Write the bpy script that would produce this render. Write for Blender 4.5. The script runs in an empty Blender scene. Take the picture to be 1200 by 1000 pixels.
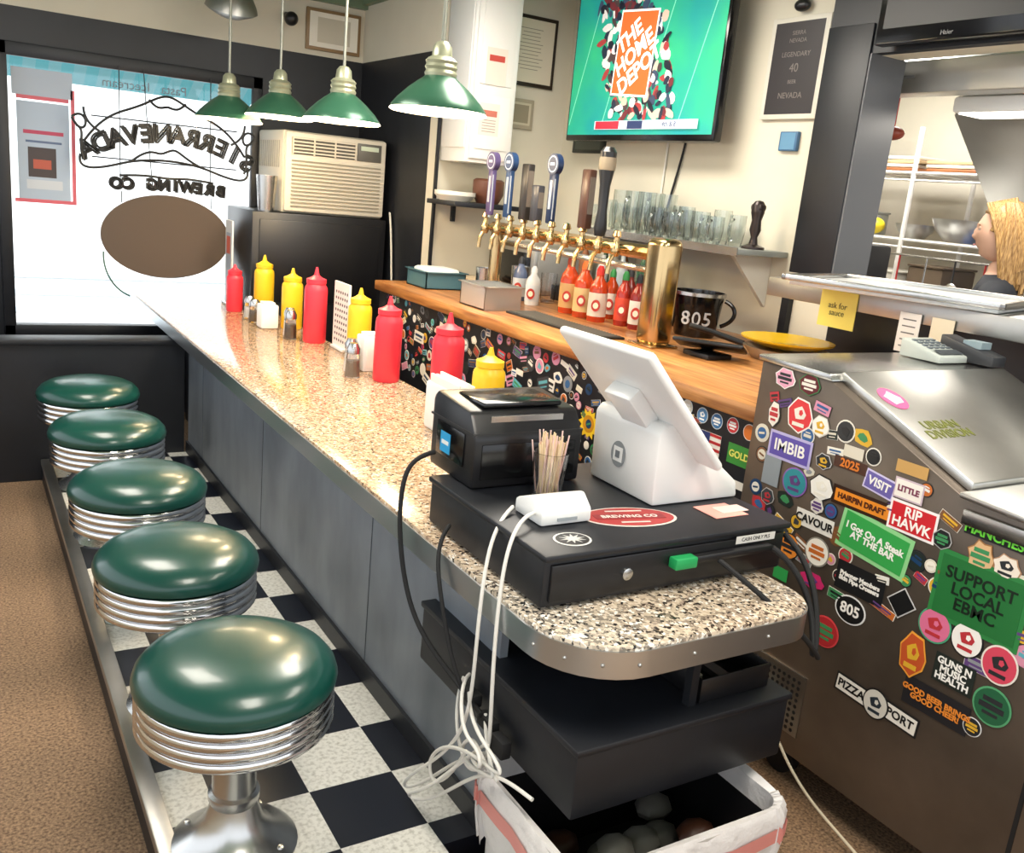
import bpy, bmesh, math, random
from mathutils import Matrix, Vector, Euler
random.seed(7)
R=math.radians
scn=bpy.context.scene
COL=bpy.context.collection
# ------------------------------------------------------------------ materials
def srgb(h):
    h=h.lstrip('#'); c=[int(h[i:i+2],16)/255 for i in (0,2,4)]
    return tuple(x/12.92 if x<=.04045 else ((x+.055)/1.055)**2.4 for x in c)+(1,)
MC={}
def M(name,col='#808080',rough=.5,metal=0,emit=None,es=1,noise=0,nscale=20,bump=0,trans=0,col2=None,coat=0,stretch=None):
    if name in MC: return MC[name]
    m=bpy.data.materials.new(name); m.use_nodes=True; nt=m.node_tree; b=nt.nodes['Principled BSDF']
    c=srgb(col)
    b.inputs['Base Color'].default_value=c
    b.inputs['Roughness'].default_value=rough; b.inputs['Metallic'].default_value=metal
    if trans: b.inputs['Transmission Weight'].default_value=trans
    if coat: b.inputs['Coat Weight'].default_value=coat; b.inputs['Coat Roughness'].default_value=.12
    if emit:
        b.inputs['Emission Color'].default_value=srgb(emit); b.inputs['Emission Strength'].default_value=es
    if noise or bump or col2:
        tc=nt.nodes.new('ShaderNodeTexCoord'); n=nt.nodes.new('ShaderNodeTexNoise'); n.inputs['Scale'].default_value=nscale; n.inputs['Detail'].default_value=6
        if stretch:
            mp=nt.nodes.new('ShaderNodeMapping'); mp.inputs['Scale'].default_value=stretch; nt.links.new(tc.outputs['Object'],mp.inputs[0]); nt.links.new(mp.outputs[0],n.inputs['Vector'])
        else: nt.links.new(tc.outputs['Object'],n.inputs['Vector'])
        if noise or col2:
            r=nt.nodes.new('ShaderNodeValToRGB'); r.color_ramp.elements[0].position=.35; r.color_ramp.elements[1].position=.65
            c2=srgb(col2) if col2 else tuple(x*(1-noise) for x in c[:3])+(1,)
            r.color_ramp.elements[0].color=c2; r.color_ramp.elements[1].color=c
            nt.links.new(n.outputs['Fac'],r.inputs['Fac']); nt.links.new(r.outputs['Color'],b.inputs['Base Color'])
        if bump:
            bp=nt.nodes.new('ShaderNodeBump'); bp.inputs['Strength'].default_value=bump; bp.inputs['Distance'].default_value=.01
            nt.links.new(n.outputs['Fac'],bp.inputs['Height']); nt.links.new(bp.outputs['Normal'],b.inputs['Normal'])
    MC[name]=m; return m
def P(h,rough=.45): return M('paint_'+h.strip('#'),h,rough)
chrome=M('chrome','#d6d6d6',.12,1)
steel=M('brushed_steel','#c8c8c6',.27,1,noise=.12,nscale=6)
steelr=M('steel_satin','#b9b8b4',.38,1,noise=.2,nscale=5)
brass=M('brass','#c4a87a',.2,1)
black=M('black_plastic','#131316',.35)
blackm=M('black_painted_wood','#14171e',.45,noise=.3,nscale=8,bump=.1)
blackg=M('black_gloss','#0b0b0d',.15)
white=M('white_plastic','#ececea',.3)
wallc=M('cream_wall_paint','#d2ccba',.7,noise=.05,nscale=3)
vinyl=M('green_vinyl','#043f36',.30,coat=.3)
redp=M('red_squeeze_plastic','#e83546',.38)
yelp=M('yellow_squeeze_plastic','#f2c424',.38)
glass=M('clear_glass','#ffffff',.02,trans=1)
rubber=M('dark_rubber','#0f0f11',.7)
carpet=M('brown_carpet','#a08366',.95,col2='#604a38',nscale=130,bump=.4)
def mapped(name,fn):
    m=bpy.data.materials.new(name); m.use_nodes=True; nt=m.node_tree; b=nt.nodes['Principled BSDF']
    tc=nt.nodes.new('ShaderNodeTexCoord'); fn(nt,b,tc); MC[name]=m; return m
def f_gran(nt,b,tc):
    nz=nt.nodes.new('ShaderNodeTexNoise'); nz.inputs['Scale'].default_value=90
    mx=nt.nodes.new('ShaderNodeMix'); mx.data_type='VECTOR'; mx.inputs['Factor'].default_value=.012
    v=nt.nodes.new('ShaderNodeTexVoronoi'); v.inputs['Scale'].default_value=150
    nt.links.new(tc.outputs['Object'],mx.inputs[4]); nt.links.new(nz.outputs['Color'],mx.inputs[5]); nt.links.new(mx.outputs[1],v.inputs['Vector'])
    sp=nt.nodes.new('ShaderNodeSeparateColor'); nt.links.new(v.outputs['Color'],sp.inputs[0])
    def ramp(stops):
        r=nt.nodes.new('ShaderNodeValToRGB'); r.color_ramp.interpolation='CONSTANT'
        while len(r.color_ramp.elements)<len(stops): r.color_ramp.elements.new(.5)
        for e,(p,c) in zip(r.color_ramp.elements,stops): e.position=p; e.color=srgb(c)
        nt.links.new(sp.outputs[0],r.inputs['Fac']); return r
    a=ramp([(0,'#5a4534'),(.07,'#a5805f'),(.22,'#cfa67c'),(.5,'#dcb991'),(.75,'#bd9068'),(.9,'#ead8c2')])
    c=ramp([(0,'#2b2a2a'),(.14,'#7d766c'),(.34,'#b5a896'),(.6,'#cdc0ad'),(.82,'#958a7e'),(.9,'#e6e2da')])
    n2=nt.nodes.new('ShaderNodeTexNoise'); n2.inputs['Scale'].default_value=1.1; n2.inputs['Detail'].default_value=4; nt.links.new(tc.outputs['Object'],n2.inputs[0])
    sx=nt.nodes.new('ShaderNodeSeparateXYZ'); nt.links.new(tc.outputs['Object'],sx.inputs[0])
    mr=nt.nodes.new('ShaderNodeMapRange'); mr.inputs[1].default_value=1.3; mr.inputs[2].default_value=2.3; mr.inputs[3].default_value=.5; mr.inputs[4].default_value=-.25; nt.links.new(sx.outputs[1],mr.inputs[0])  # warmer away from the near end: lamp warmth mixed into the stone colour
    ad=nt.nodes.new('ShaderNodeMath'); ad.operation='ADD'; ad.use_clamp=True; nt.links.new(mr.outputs[0],ad.inputs[0]); nt.links.new(n2.outputs['Fac'],ad.inputs[1])
    m2=nt.nodes.new('ShaderNodeMix'); m2.data_type='RGBA'; nt.links.new(ad.outputs[0],m2.inputs[0]); nt.links.new(a.outputs[0],m2.inputs[6]); nt.links.new(c.outputs[0],m2.inputs[7])
    nt.links.new(m2.outputs[2],b.inputs['Base Color']); b.inputs['Roughness'].default_value=.14
granite=mapped('speckled_granite',f_gran)
def f_chk(nt,b,tc):
    mp=nt.nodes.new('ShaderNodeMapping'); mp.inputs['Location'].default_value=(-.683+.215*4,-2.07+.215*12,.02)
    ck=nt.nodes.new('ShaderNodeTexChecker'); ck.inputs['Scale'].default_value=1/.215
    nz=nt.nodes.new('ShaderNodeTexNoise'); nz.inputs['Scale'].default_value=90; nz.inputs['Detail'].default_value=9
    r=nt.nodes.new('ShaderNodeValToRGB'); r.color_ramp.elements[0].position=.25; r.color_ramp.elements[0].color=srgb('#a7a49a'); r.color_ramp.elements[1].position=.55; r.color_ramp.elements[1].color=srgb('#d9d7cf')
    nt.links.new(tc.outputs['Object'],mp.inputs[0]); nt.links.new(mp.outputs[0],ck.inputs[0]); nt.links.new(tc.outputs['Object'],nz.inputs[0]); nt.links.new(nz.outputs['Fac'],r.inputs[0])
    nt.links.new(r.outputs[0],ck.inputs['Color1']); ck.inputs['Color2'].default_value=srgb('#10141f'); nt.links.new(ck.outputs['Color'],b.inputs['Base Color']); b.inputs['Roughness'].default_value=.35
checker=mapped('checker_vinyl_tile',f_chk)
def f_wood(nt,b,tc):
    mp=nt.nodes.new('ShaderNodeMapping'); mp.inputs['Scale'].default_value=(14,1.2,14)
    n=nt.nodes.new('ShaderNodeTexNoise'); n.inputs['Scale'].default_value=2.2; n.inputs['Detail'].default_value=8; n.inputs['Distortion'].default_value=.6
    r=nt.nodes.new('ShaderNodeValToRGB'); r.color_ramp.elements[0].position=.3; r.color_ramp.elements[0].color=srgb('#7c4520'); r.color_ramp.elements[1].position=.7; r.color_ramp.elements[1].color=srgb('#cd9357')
    nt.links.new(tc.outputs['Object'],mp.inputs[0]); nt.links.new(mp.outputs[0],n.inputs[0]); nt.links.new(n.outputs['Fac'],r.inputs[0]); nt.links.new(r.outputs[0],b.inputs['Base Color']); b.inputs['Roughness'].default_value=.28
wood=mapped('butcher_block_wood',f_wood)
def f_panel(nt,b,tc):
    mp=nt.nodes.new('ShaderNodeMapping'); mp.inputs['Scale'].default_value=(1,1,.5)
    n=nt.nodes.new('ShaderNodeTexNoise'); n.inputs['Scale'].default_value=5; n.inputs['Detail'].default_value=9
    r=nt.nodes.new('ShaderNodeValToRGB'); r.color_ramp.elements[0].position=.25; r.color_ramp.elements[0].color=srgb('#6d747c'); r.color_ramp.elements[1].position=.75; r.color_ramp.elements[1].color=srgb('#959ca5')
    nt.links.new(tc.outputs['Object'],mp.inputs[0]); nt.links.new(mp.outputs[0],n.inputs[0]); nt.links.new(n.outputs['Fac'],r.inputs[0]); nt.links.new(r.outputs[0],b.inputs['Base Color']); b.inputs['Roughness'].default_value=.42; b.inputs['Metallic'].default_value=.35
panelm=mapped('blue_grey_sheet_metal',f_panel)
# ------------------------------------------------------------------ mesh builder
FX=Matrix(((0,0,-1,0),(-1,0,0,0),(0,1,0,0),(0,0,0,1)))   # face looking -X
FY=Matrix(((1,0,0,0),(0,0,-1,0),(0,1,0,0),(0,0,0,1)))    # face looking -Y
FYr=Matrix(((-1,0,0,0),(0,0,1,0),(0,1,0,0),(0,0,0,1)))   # face looking +Y
T=Matrix.Translation
class B:
    def __init__(s,name): s.n=name; s.bm=bmesh.new(); s.m=[]
    def mi(s,mat):
        if mat not in s.m: s.m.append(mat)
        return s.m.index(mat)
    def put(s,t,mat,mx=None,smooth=True):
        i=s.mi(mat)
        if mx is not None: t.transform(mx)
        for f in t.faces: f.material_index=i; f.smooth=smooth
        me=bpy.data.meshes.new('tmp'); t.to_mesh(me); t.free(); s.bm.from_mesh(me); bpy.data.meshes.remove(me)
    def box(s,lo,hi,mat,bev=0,mx=None,seg=2):
        t=bmesh.new(); c=[(a+b)/2 for a,b in zip(lo,hi)]; d=[abs(b-a) for a,b in zip(lo,hi)]
        bmesh.ops.create_cube(t,size=1,matrix=T(c)@Matrix.Diagonal((*d,1)))
        if bev: bmesh.ops.bevel(t,geom=t.edges[:],offset=min(bev,min(d)*.49),segments=seg,profile=.5,affect='EDGES')
        s.put(t,mat,mx); return s
    def lathe(s,prof,c,mat,seg=28,mx=None,rot=None):
        t=bmesh.new(); rings=[]
        for r,z in prof:
            if r<1e-6: rings.append([t.verts.new((0,0,z))])
            else: rings.append([t.verts.new((r*math.cos(2*math.pi*k/seg),r*math.sin(2*math.pi*k/seg),z)) for k in range(seg)])
        for a,b in zip(rings,rings[1:]):
            for k in range(seg):
                k2=(k+1)%seg
                if len(a)==1 and len(b)==1: continue
                if len(a)==1: t.faces.new((a[0],b[k],b[k2]))
                elif len(b)==1: t.faces.new((a[k],a[k2],b[0]))
                else: t.faces.new((a[k],a[k2],b[k2],b[k]))
        bmesh.ops.recalc_face_normals(t,faces=t.faces)
        m=T(c)
        if rot is not None: m=m@rot
        if mx is not None: m=mx@m
        s.put(t,mat,m); return s
    def cyl(s,c,r,h,mat,r2=None,seg=24,rot=None,mx=None):
        r2=r if r2 is None else r2
        return s.lathe([(0,0),(r,0),(r2,h),(0,h)],c,mat,seg,mx,rot)
    def sph(s,c,rad,mat,mx=None,seg=20):
        t=bmesh.new(); rad=(rad,)*3 if isinstance(rad,(int,float)) else rad
        bmesh.ops.create_uvsphere(t,u_segments=seg,v_segments=seg//2+2,radius=1,matrix=T(c)@Matrix.Diagonal((*rad,1)))
        s.put(t,mat,mx); return s
    def prism(s,pts,fn,mat,bev=0):
        t=bmesh.new(); a=[t.verts.new(fn(p,0)) for p in pts]; b=[t.verts.new(fn(p,1)) for p in pts]; n=len(pts)
        t.faces.new(a); t.faces.new(b[::-1])
        for i in range(n): t.faces.new((a[i],b[i],b[(i+1)%n],a[(i+1)%n]))
        bmesh.ops.recalc_face_normals(t,faces=t.faces)
        if bev: bmesh.ops.bevel(t,geom=t.edges[:],offset=bev,segments=2,profile=.5,affect='EDGES')
        s.put(t,mat); return s
    def ring(s,loops,mat):
        t=bmesh.new(); L=[[t.verts.new(p) for p in lp] for lp in loops]; n=len(loops[0])
        for a,b in zip(L,L[1:]):
            for i in range(n): t.faces.new((a[i],a[(i+1)%n],b[(i+1)%n],b[i]))
        s.put(t,mat); return s
    def quad(s,pts,mat):
        t=bmesh.new(); t.faces.new([t.verts.new(p) for p in pts]); s.put(t,mat,None,False); return s
    def tube(s,pts,r,mat,nurbs=False,res=3):
        cu=bpy.data.curves.new('tc','CURVE'); cu.dimensions='3D'; cu.bevel_depth=r; cu.bevel_resolution=res; cu.use_fill_caps=True; cu.resolution_u=8
        sp=cu.splines.new('NURBS' if nurbs else 'POLY'); sp.points.add(len(pts)-1)
        for p,q in zip(sp.points,pts): p.co=(*q,1)
        if nurbs: sp.order_u=min(4,len(pts)); sp.use_endpoint_u=True
        s.curve(cu,None,mat); return s
    def curve(s,cu,mx,mat,smooth=True):
        ob=bpy.data.objects.new('tmpc',cu); COL.objects.link(ob)
        bpy.context.view_layer.update()
        dg=bpy.context.evaluated_depsgraph_get(); me=bpy.data.meshes.new_from_object(ob.evaluated_get(dg))
        t=bmesh.new(); t.from_mesh(me); s.put(t,mat,mx,smooth)
        bpy.data.objects.remove(ob); bpy.data.meshes.remove(me); bpy.data.curves.remove(cu)
    def text(s,body,size,mx,mat,off=0,ext=.0004,sx=1):
        cu=bpy.data.curves.new('tt','FONT'); cu.body=body; cu.size=size; cu.align_x='CENTER'; cu.align_y='CENTER'; cu.extrude=ext; cu.offset=off; cu.resolution_u=3; cu.space_line=.85
        s.curve(cu,mx@Matrix.Diagonal((sx,1,1,1)),mat,False); return s
    def disc(s,mx,rx,ry,mat,th=.0006,n=24,star=0):
        t=bmesh.new(); vs=[]
        for k in range(n):
            a=2*math.pi*k/n; q=1 if not star else (1-star if k%2 else 1)
            vs.append(t.verts.new((rx*q*math.cos(a),ry*q*math.sin(a),0)))
        f=t.faces.new(vs); r=bmesh.ops.extrude_face_region(t,geom=[f]); bmesh.ops.translate(t,vec=(0,0,th),verts=[v for v in r['geom'] if isinstance(v,bmesh.types.BMVert)])
        bmesh.ops.recalc_face_normals(t,faces=t.faces)
        s.put(t,mat,mx,False); return s
    def rect(s,mx,w,h,mat,th=.0006):
        t=bmesh.new(); bmesh.ops.create_cube(t,size=1,matrix=T((0,0,th/2))@Matrix.Diagonal((w,h,th,1))); s.put(t,mat,mx,False); return s
    def obj(s,parent=None,angle=35):
        me=bpy.data.meshes.new(s.n); s.bm.to_mesh(me); s.bm.free()
        for m in s.m: me.materials.append(m)
        try: me.set_sharp_from_angle(angle=R(angle))
        except Exception: pass
        ob=bpy.data.objects.new(s.n,me); COL.objects.link(ob)
        if parent: ob.parent=parent
        return ob
def light(name,typ,loc,energy,col=(1,1,1),size=1,sy=None,rot=(0,0,0),parent=None):
    l=bpy.data.lights.new(name,typ); l.energy=energy; l.color=col
    if typ=='AREA':
        l.size=size
        if sy: l.shape='RECTANGLE'; l.size_y=sy
    elif typ=='SUN': l.angle=R(2)
    else: l.shadow_soft_size=size
    o=bpy.data.objects.new(name,l); COL.objects.link(o); o.location=loc; o.rotation_euler=rot
    if parent: o.parent=parent
    return o
# ------------------------------------------------------------------ camera
cd=bpy.data.cameras.new('camera'); cam=bpy.data.objects.new('camera',cd); COL.objects.link(cam)
cd.sensor_fit='HORIZONTAL'; cd.sensor_width=36; cd.lens=32.4; cd.clip_start=.05
rt=Vector((.857,-.5064,.0944)); up=Vector((.0466,.2589,.9648)); fw=Vector((.5133,.8225,-.2457))
m3=Matrix((rt,up,-fw)).transposed()
cam.matrix_world=T((0,0,1.55))@m3.to_quaternion().to_matrix().to_4x4(); scn.camera=cam
scn.view_settings.view_transform='Standard'
# ------------------------------------------------------------------ world
w=bpy.data.worlds.new('world'); scn.world=w; w.use_nodes=True
w.node_tree.nodes['Background'].inputs[0].default_value=(.90,.94,1,1); w.node_tree.nodes['Background'].inputs[1].default_value=1.95
light('sun_light','SUN',(0,0,8),9,(1,.97,.93),rot=(R(38),0,R(-8)))
# ------------------------------------------------------------------ room shell
B('floor').box((-1.8,-1.8,-.1),(5.3,6.1,0),carpet).obj()
b=B('stool_platform_floor'); b.prism([(.345,.6),(.9,.6),(.9,1.56),(1.03,1.56),(1.03,4.72),(.345,4.72)],lambda p,k:(p[0],p[1],.001 if k else .1),checker); b.obj()
b=B('trim_1'); b.box((.325,.6,.001),(.345,4.70,.10),blackm); b.box((.320,.6,.085),(.364,4.70,.112),steelr,.004); b.obj()
W=3.1; CZ=2.65
B('ceiling').box((-1.8,-1.8,CZ),(5.3,6.1,CZ+.1),M('green_ceiling_paint','#8a9c84',.8)).obj()
b=B('wall_far')
b.box((-1.8,5.9,0),(.27,6.0,2.25),blackm); b.box((1.63,5.9,0),(2.4,6.0,2.25),blackm); b.box((.27,5.9,0),(1.63,6.0,.55),blackm); b.box((.27,5.9,2.02),(1.63,6.0,2.25),blackm)
b.box((-1.8,5.9,2.25),(2.4,6.0,CZ),wallc); b.obj()
b=B('wall_return'); b.box((2.3,4.84,0),(2.4,5.9,2.25),blackm); b.box((2.3,4.84,2.25),(2.4,5.9,CZ),wallc); b.obj()
b=B('wall_far_right'); b.box((2.3,4.72,0),(W+.12,4.84,CZ),wallc); b.obj()
b=B('trim_2'); b.box((2.285,4.70,0),(2.3,4.72,2.25),blackm); b.obj()
b=B('wall_right'); b.box((W,2.79,0),(W+.12,4.72,CZ),wallc); b.box((W,-.5,0),(W+.12,2.79,1.30),wallc); b.box((W,-.5,2.19),(W+.12,2.79,CZ),wallc); b.obj()
b=B('trim_3'); b.box((W-.06,2.57,1.335),(W+.15,2.79,2.30),blackm,.004); b.box((W-.05,.2,2.19),(W-.001,2.79,CZ-.01),blackm); b.box((W-.03,2.79,1.03),(W-.001,2.83,1.30),blackm)
b.box((W-.055,2.562,1.335),(W+.15,2.57,2.19),P('#5d5f63',.35)); b.obj()
b=B('trim_5'); b.box((W-.03,.9,1.03),(W-.001,2.56,1.295),black); b.obj()
b=B('wall_half'); b.box((-1.6,4.72,0),(.98,4.82,.68),blackm); b.box((-1.6,4.70,.66),(.98,4.84,.685),blackm,.003); b.obj()
b=B('wall_left'); b.box((-1.9,-1.8,0),(-1.8,6,.75),wallc); b.box((-1.9,-1.8,2.5),(-1.8,6,CZ),wallc); b.obj()
b=B('wall_back'); b.box((-1.8,-1.9,0),(5.2,-1.8,.75),wallc); b.box((-1.8,-1.9,2.5),(5.2,-1.8,CZ),wallc); b.obj()
b=B('window_1')
for x0,x1,z0,z1 in [(.24,.30,.5,2.07),(1.60,1.66,.5,2.07),(.24,1.66,.49,.56),(.24,1.66,2.0,2.07)]: b.box((x0,5.86,z0),(x1,5.90,z1),blackm,.005)
gm=bpy.data.materials.new('window_glass'); gm.use_nodes=True; nt=gm.node_tree; nt.nodes.clear()
o_=nt.nodes.new('ShaderNodeOutputMaterial'); tr=nt.nodes.new('ShaderNodeBsdfTransparent'); gl=nt.nodes.new('ShaderNodeBsdfGlossy'); gl.inputs['Roughness'].default_value=.02; mxs=nt.nodes.new('ShaderNodeMixShader'); mxs.inputs[0].default_value=.04
nt.links.new(tr.outputs[0],mxs.inputs[1]); nt.links.new(gl.outputs[0],mxs.inputs[2]); nt.links.new(mxs.outputs[0],o_.inputs[0])
b.box((.30,5.93,.56),(1.60,5.936,2.0),gm); b.obj()
# exterior
b=B('neighbour_building_wall'); b.box((-5,9,-.1),(7,9.1,4.2),M('white_siding','#e6ecf0',.7))
for k in range(4): b.box((-5,8.985,.0+k*.15),(7,9.0,.04+k*.15),M('blue_white_siding','#b4c6d4',.7))
b.obj()
B('ground_exterior').box((-6,6.1,-.15),(8,9,-.1),M('concrete','#d5d5d2',.9,noise=.1)).obj()
b=B('window_awning')
for k in range(26):
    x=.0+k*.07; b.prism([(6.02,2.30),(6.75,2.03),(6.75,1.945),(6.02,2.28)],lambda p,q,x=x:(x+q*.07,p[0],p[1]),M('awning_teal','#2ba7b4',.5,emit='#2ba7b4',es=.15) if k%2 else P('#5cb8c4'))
b.obj()
kw=M('kitchen_white_wall','#d2cdc0',.6,noise=.05,nscale=4)
B('wall_kitchen_back').box((5.2,-.5,0),(5.3,4.84,CZ),kw).obj()
B('wall_kitchen_far').box((W+.12,4.72,0),(5.2,4.84,CZ),kw).obj()
# ------------------------------------------------------------------ counter
def corner(cx,cy,r,a0,a1,n=8): return [(cx+r*math.cos(R(a0+(a1-a0)*k/n)),cy+r*math.sin(R(a0+(a1-a0)*k/n))) for k in range(n+1)]
def cpoly(e=0):
    return corner(1.09,1.35,.17+e,180,270)+corner(1.47,1.28,.10+e,270,360)+[(1.57+e,5.2),(1.42+e,5.2),(1.42+e,5.79),(.92-e,5.79)]
b=B('bar_counter')
b.prism(cpoly(0),lambda p,k:(p[0],p[1],.757 if k else .715),granite,.004)
b.prism(cpoly(.004),lambda p,k:(p[0],p[1],.748 if k else .692),M('aluminium_edge','#bdc1c5',.32,1))
b.prism([(1.0,1.56),(1.02,1.56),(1.02,4.72),(1.0,4.72)],lambda p,k:(p[0],p[1],.692 if k else .1),panelm)
b.box((.988,1.56,.101),(.999,4.72,.16),blackm)
b.box((1.025,1.9,0),(1.52,4.72,.692),blackm)
b.box((1.2,4.85,0),(1.38,5.75,.692),blackm)
for y in [2.3,3.4,4.4]: b.box((.9985,y,.16),(1.0,y+.003,.69),P('#4a5058'))
for k in range(4):
    a=R(190+k*24); b.sph((1.09+.174*math.cos(a),1.35+.174*math.sin(a),.72),.004,steelr,seg=8)
for k in range(2): b.sph((1.2+k*.2,1.176,.72),.004,steelr,seg=8)
b.obj()
# ------------------------------------------------------------------ stools
def stool(x,y):
    b=B('bar_stool'); c=(x,y,0)
    b.lathe([(0,.588),(.06,.587),(.12,.582),(.16,.572),(.188,.557),(.204,.538),(.2095,.52),(.207,.508),(.195,.502),(0,.502)],c,vinyl,48)
    pr=[(.19,.502)]
    for k in range(4):
        zt=.500-k*.023; pr+=[(.201,zt),(.2045,zt-.006),(.2045,zt-.013),(.201,zt-.018),(.194,zt-.021)]
    pr+=[(.188,.405),(.17,.40),(0,.40)]
    b.lathe(pr,c,chrome,48)
    b.lathe([(0,.40),(.10,.40),(.085,.385),(.05,.375),(.047,.365),(.047,.24),(.055,.235),(.055,.222),(.05,.21),(.062,.17),(.09,.135),(.125,.115),(.14,.104),(.14,.1),(0,.1)],c,steel,40)
    for k in range(4):
        a=R(45+90*k); b.lathe([(.008,0),(.006,.004),(0,.005)],(x+.115*math.cos(a),y+.115*math.sin(a),.12),steel,8)
    return b.obj()
for x,y in [(.475,1.755),(.478,2.37),(.481,2.986),(.4825,3.67),(.49,4.31)]: stool(x,y)
# ------------------------------------------------------------------ squeeze bottles
def squeeze(name,x,y,mat,h,r=.05,z=.757):
    b=B(name); hb=h*.80
    b.lathe([(0,0),(r*.92,0),(r,.008),(r,hb*.86),(r*.96,hb*.92),(r*.8,hb*.97),(r*.74,hb)],(x,y,z),mat,28)
    b.lathe([(r*.74,hb*.985),(r*.86,hb*.985),(r*.86,hb+.016),(r*.5,hb+.024),(r*.24,hb+.034),(r*.1,h),(0,h)],(x,y,z),mat,24)
    return b.obj()
squeeze('ketchup_bottle',1.35,5.22,redp,.26,.045); squeeze('mustard_bottle',1.48,5.1,yelp,.33,.054)
squeeze('mustard_bottle',1.50,4.66,yelp,.31,.054); squeeze('ketchup_bottle',1.49,4.27,redp,.36,.055)
squeeze('mustard_bottle',1.55,3.85,yelp,.32,.053); squeeze('ketchup_bottle',1.50,3.41,redp,.345,.055)
squeeze('ketchup_bottle',1.51,2.90,redp,.36,.058); squeeze('mustard_bottle',1.49,2.56,yelp,.30,.054)
def shaker(name,x,y,h=.085,fill='#f0eee8'):
    b=B(name); b.lathe([(0,0),(.03,0),(.032,.005),(.027,h*.7),(.026,h*.7+.002),(0,h*.7)],(x,y,.757),glass,10)
    b.lathe([(0,.004),(.026,.004),(.024,h*.5),(0,h*.5)],(x,y,.757),P(fill),10)
    b.lathe([(.028,h*.7),(.028,h*.85),(.018,h),(0,h+.002)],(x,y,.757),steel,16); b.obj()
shaker('salt_shaker',1.37,4.98,.12); shaker('pepper_shaker',1.36,4.85,.12,'#6b5b4a'); shaker('salt_shaker',1.42,4.44,.14); shaker('pepper_shaker',1.40,4.36,.14,'#5a4a3a')
shaker('salt_shaker',1.42,3.60,.14); shaker('pepper_shaker',1.385,3.49,.14,'#8a7b6a')
def napkin(x,y,w,h,mat,name='napkin_holder',d=.09):
    b=B(name); b.box((x-w/2,y-d/2,.757),(x+w/2,y+d/2,.757+h),mat,.008); b.box((x-w/2+.012,y-d/2-.002,.775),(x+w/2-.012,y-d/2+.01,.745+h),P('#f4f2ee'),.004)
    b.box((x-w/2+.015,y-d/2+.01,.757+h),(x+w/2-.015,y+d/2-.01,.757+h+.012),P('#f7f5f0'),.003); b.obj()
napkin(1.38,4.68,.09,.12,white); napkin(1.51,3.62,.09,.15,white)
b=B('sugar_caddy'); b.box((1.34,2.48,.757),(1.42,2.72,.92),white,.012)
for k in range(4): b.box((1.348+k*.017,2.50,.86),(1.358+k*.017,2.70,.94+random.random()*.015),P('#f5efe2'),.002)
b.obj()
b=B('menu_card'); b.box((1.53,4.00,.757),(1.565,4.16,.77),white,.003); b.box((1.545,3.98,.77),(1.555,4.17,1.07),P('#e9e6df'))
for i in range(6):
    for j in range(9): b.disc(T((1.5445,4.00+i*.028,.80+j*.028))@FX,.007,.007,P('#26231f'),n=8)
b.obj()
b=B('menu_card'); b.box((1.36,5.42,.757),(1.41,5.56,.77),steel,.003); b.box((1.38,5.42,.77),(1.39,5.56,1.24),P('#cfd2d4'))
b.rect(T((1.3795,5.49,1.0))@FX,.10,.34,P('#9aa7b4')); b.rect(T((1.379,5.49,1.1))@FX,.08,.1,P('#c85c48')); b.obj()
# ------------------------------------------------------------------ cash drawer + register stuff
b=B('cash_drawer'); b.box((.96,1.37,.762),(1.625,1.88,.872),blackm,.008); b.box((.955,1.36,.862),(1.63,1.885,.877),blackm,.005)
b.box((.975,1.362,.775),(1.61,1.371,.855),black,.003)
for x in (1.0,1.54):
    for y in (1.42,1.83): b.cyl((x,y,.757),.02,.006,rubber)
b.lathe([(0,0),(.013,0),(.013,.006),(.008,.008),(0,.008)],(1.16,1.362,.815),steel,20,rot=Matrix.Rotation(R(90),4,'X'))
b.rect(T((1.52,1.361,.852))@FY,.12,.018,P('#d8d6d0')); b.text('CASH ONLY PLS',.012,T((1.52,1.3602,.852))@FY,black)
b.box((1.27,1.335,.815),(1.33,1.362,.84),P('#1d9a56'),.004); b.box((1.33,1.34,.822),(1.56,1.36,.838),black,.004)
ms=T((1.265,1.50,.8775))@Matrix.Rotation(R(-12),4,'Z')
b.disc(ms,.115,.06,P('#d8cfc6'),n=30); b.disc(ms@T((0,0,.0007)),.108,.054,P('#a8302f'),n=30); b.rect(ms@T((0,0,.0014)),.17,.028,P('#8c2326')); b.text('BREWING CO',.022,ms@T((0,0,.0021)),P('#e8dfd6'),.0004); b.rect(ms@T((0,.034,.0014)),.09,.006,P('#d8cfc6')); b.rect(ms@T((0,-.034,.0014)),.07,.006,P('#d8cfc6'))
b.disc(T((1.06,1.425,.8775)),.042,.036,P('#cfcfcb')); b.disc(T((1.06,1.425,.8782)),.037,.031,black); b.disc(T((1.06,1.425,.8789)),.03,.025,P('#bdbdb9'),star=.6,n=20)
b.obj()
b=B('receipt_printer')
b.prism([(1.755,.878),(1.755,1.0),(1.79,1.055),(1.96,1.07),(1.98,1.05),(1.98,.878)],lambda p,k:(1.0+k*.30,p[0],p[1]),black,.01)
b.box((1.02,1.752,.90),(1.28,1.756,.985),blackg,.002); b.box((1.04,1.80,1.058),(1.26,1.93,1.072),blackg,.006); b.box((1.05,1.775,1.03),(1.25,1.785,1.045),steel)
b.box((.996,1.80,.92),(1.0,1.94,1.0),blackg,.001); b.rect(T((.9955,1.89,.955))@FX,.05,.05,P('#2a9ed6')); b.rect(T((.995,1.89,.955))@FX,.035,.01,white)
b.box((.998,1.76,1.005),(1.302,1.98,1.01),P('#2b2b2d')); b.obj()
b=B('toothpick_glass'); c=(1.15,1.665,.878)
b.lathe([(0,0),(.033,0),(.041,.11),(.038,.11),(.031,.008),(0,.008)],c,glass,24)
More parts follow.
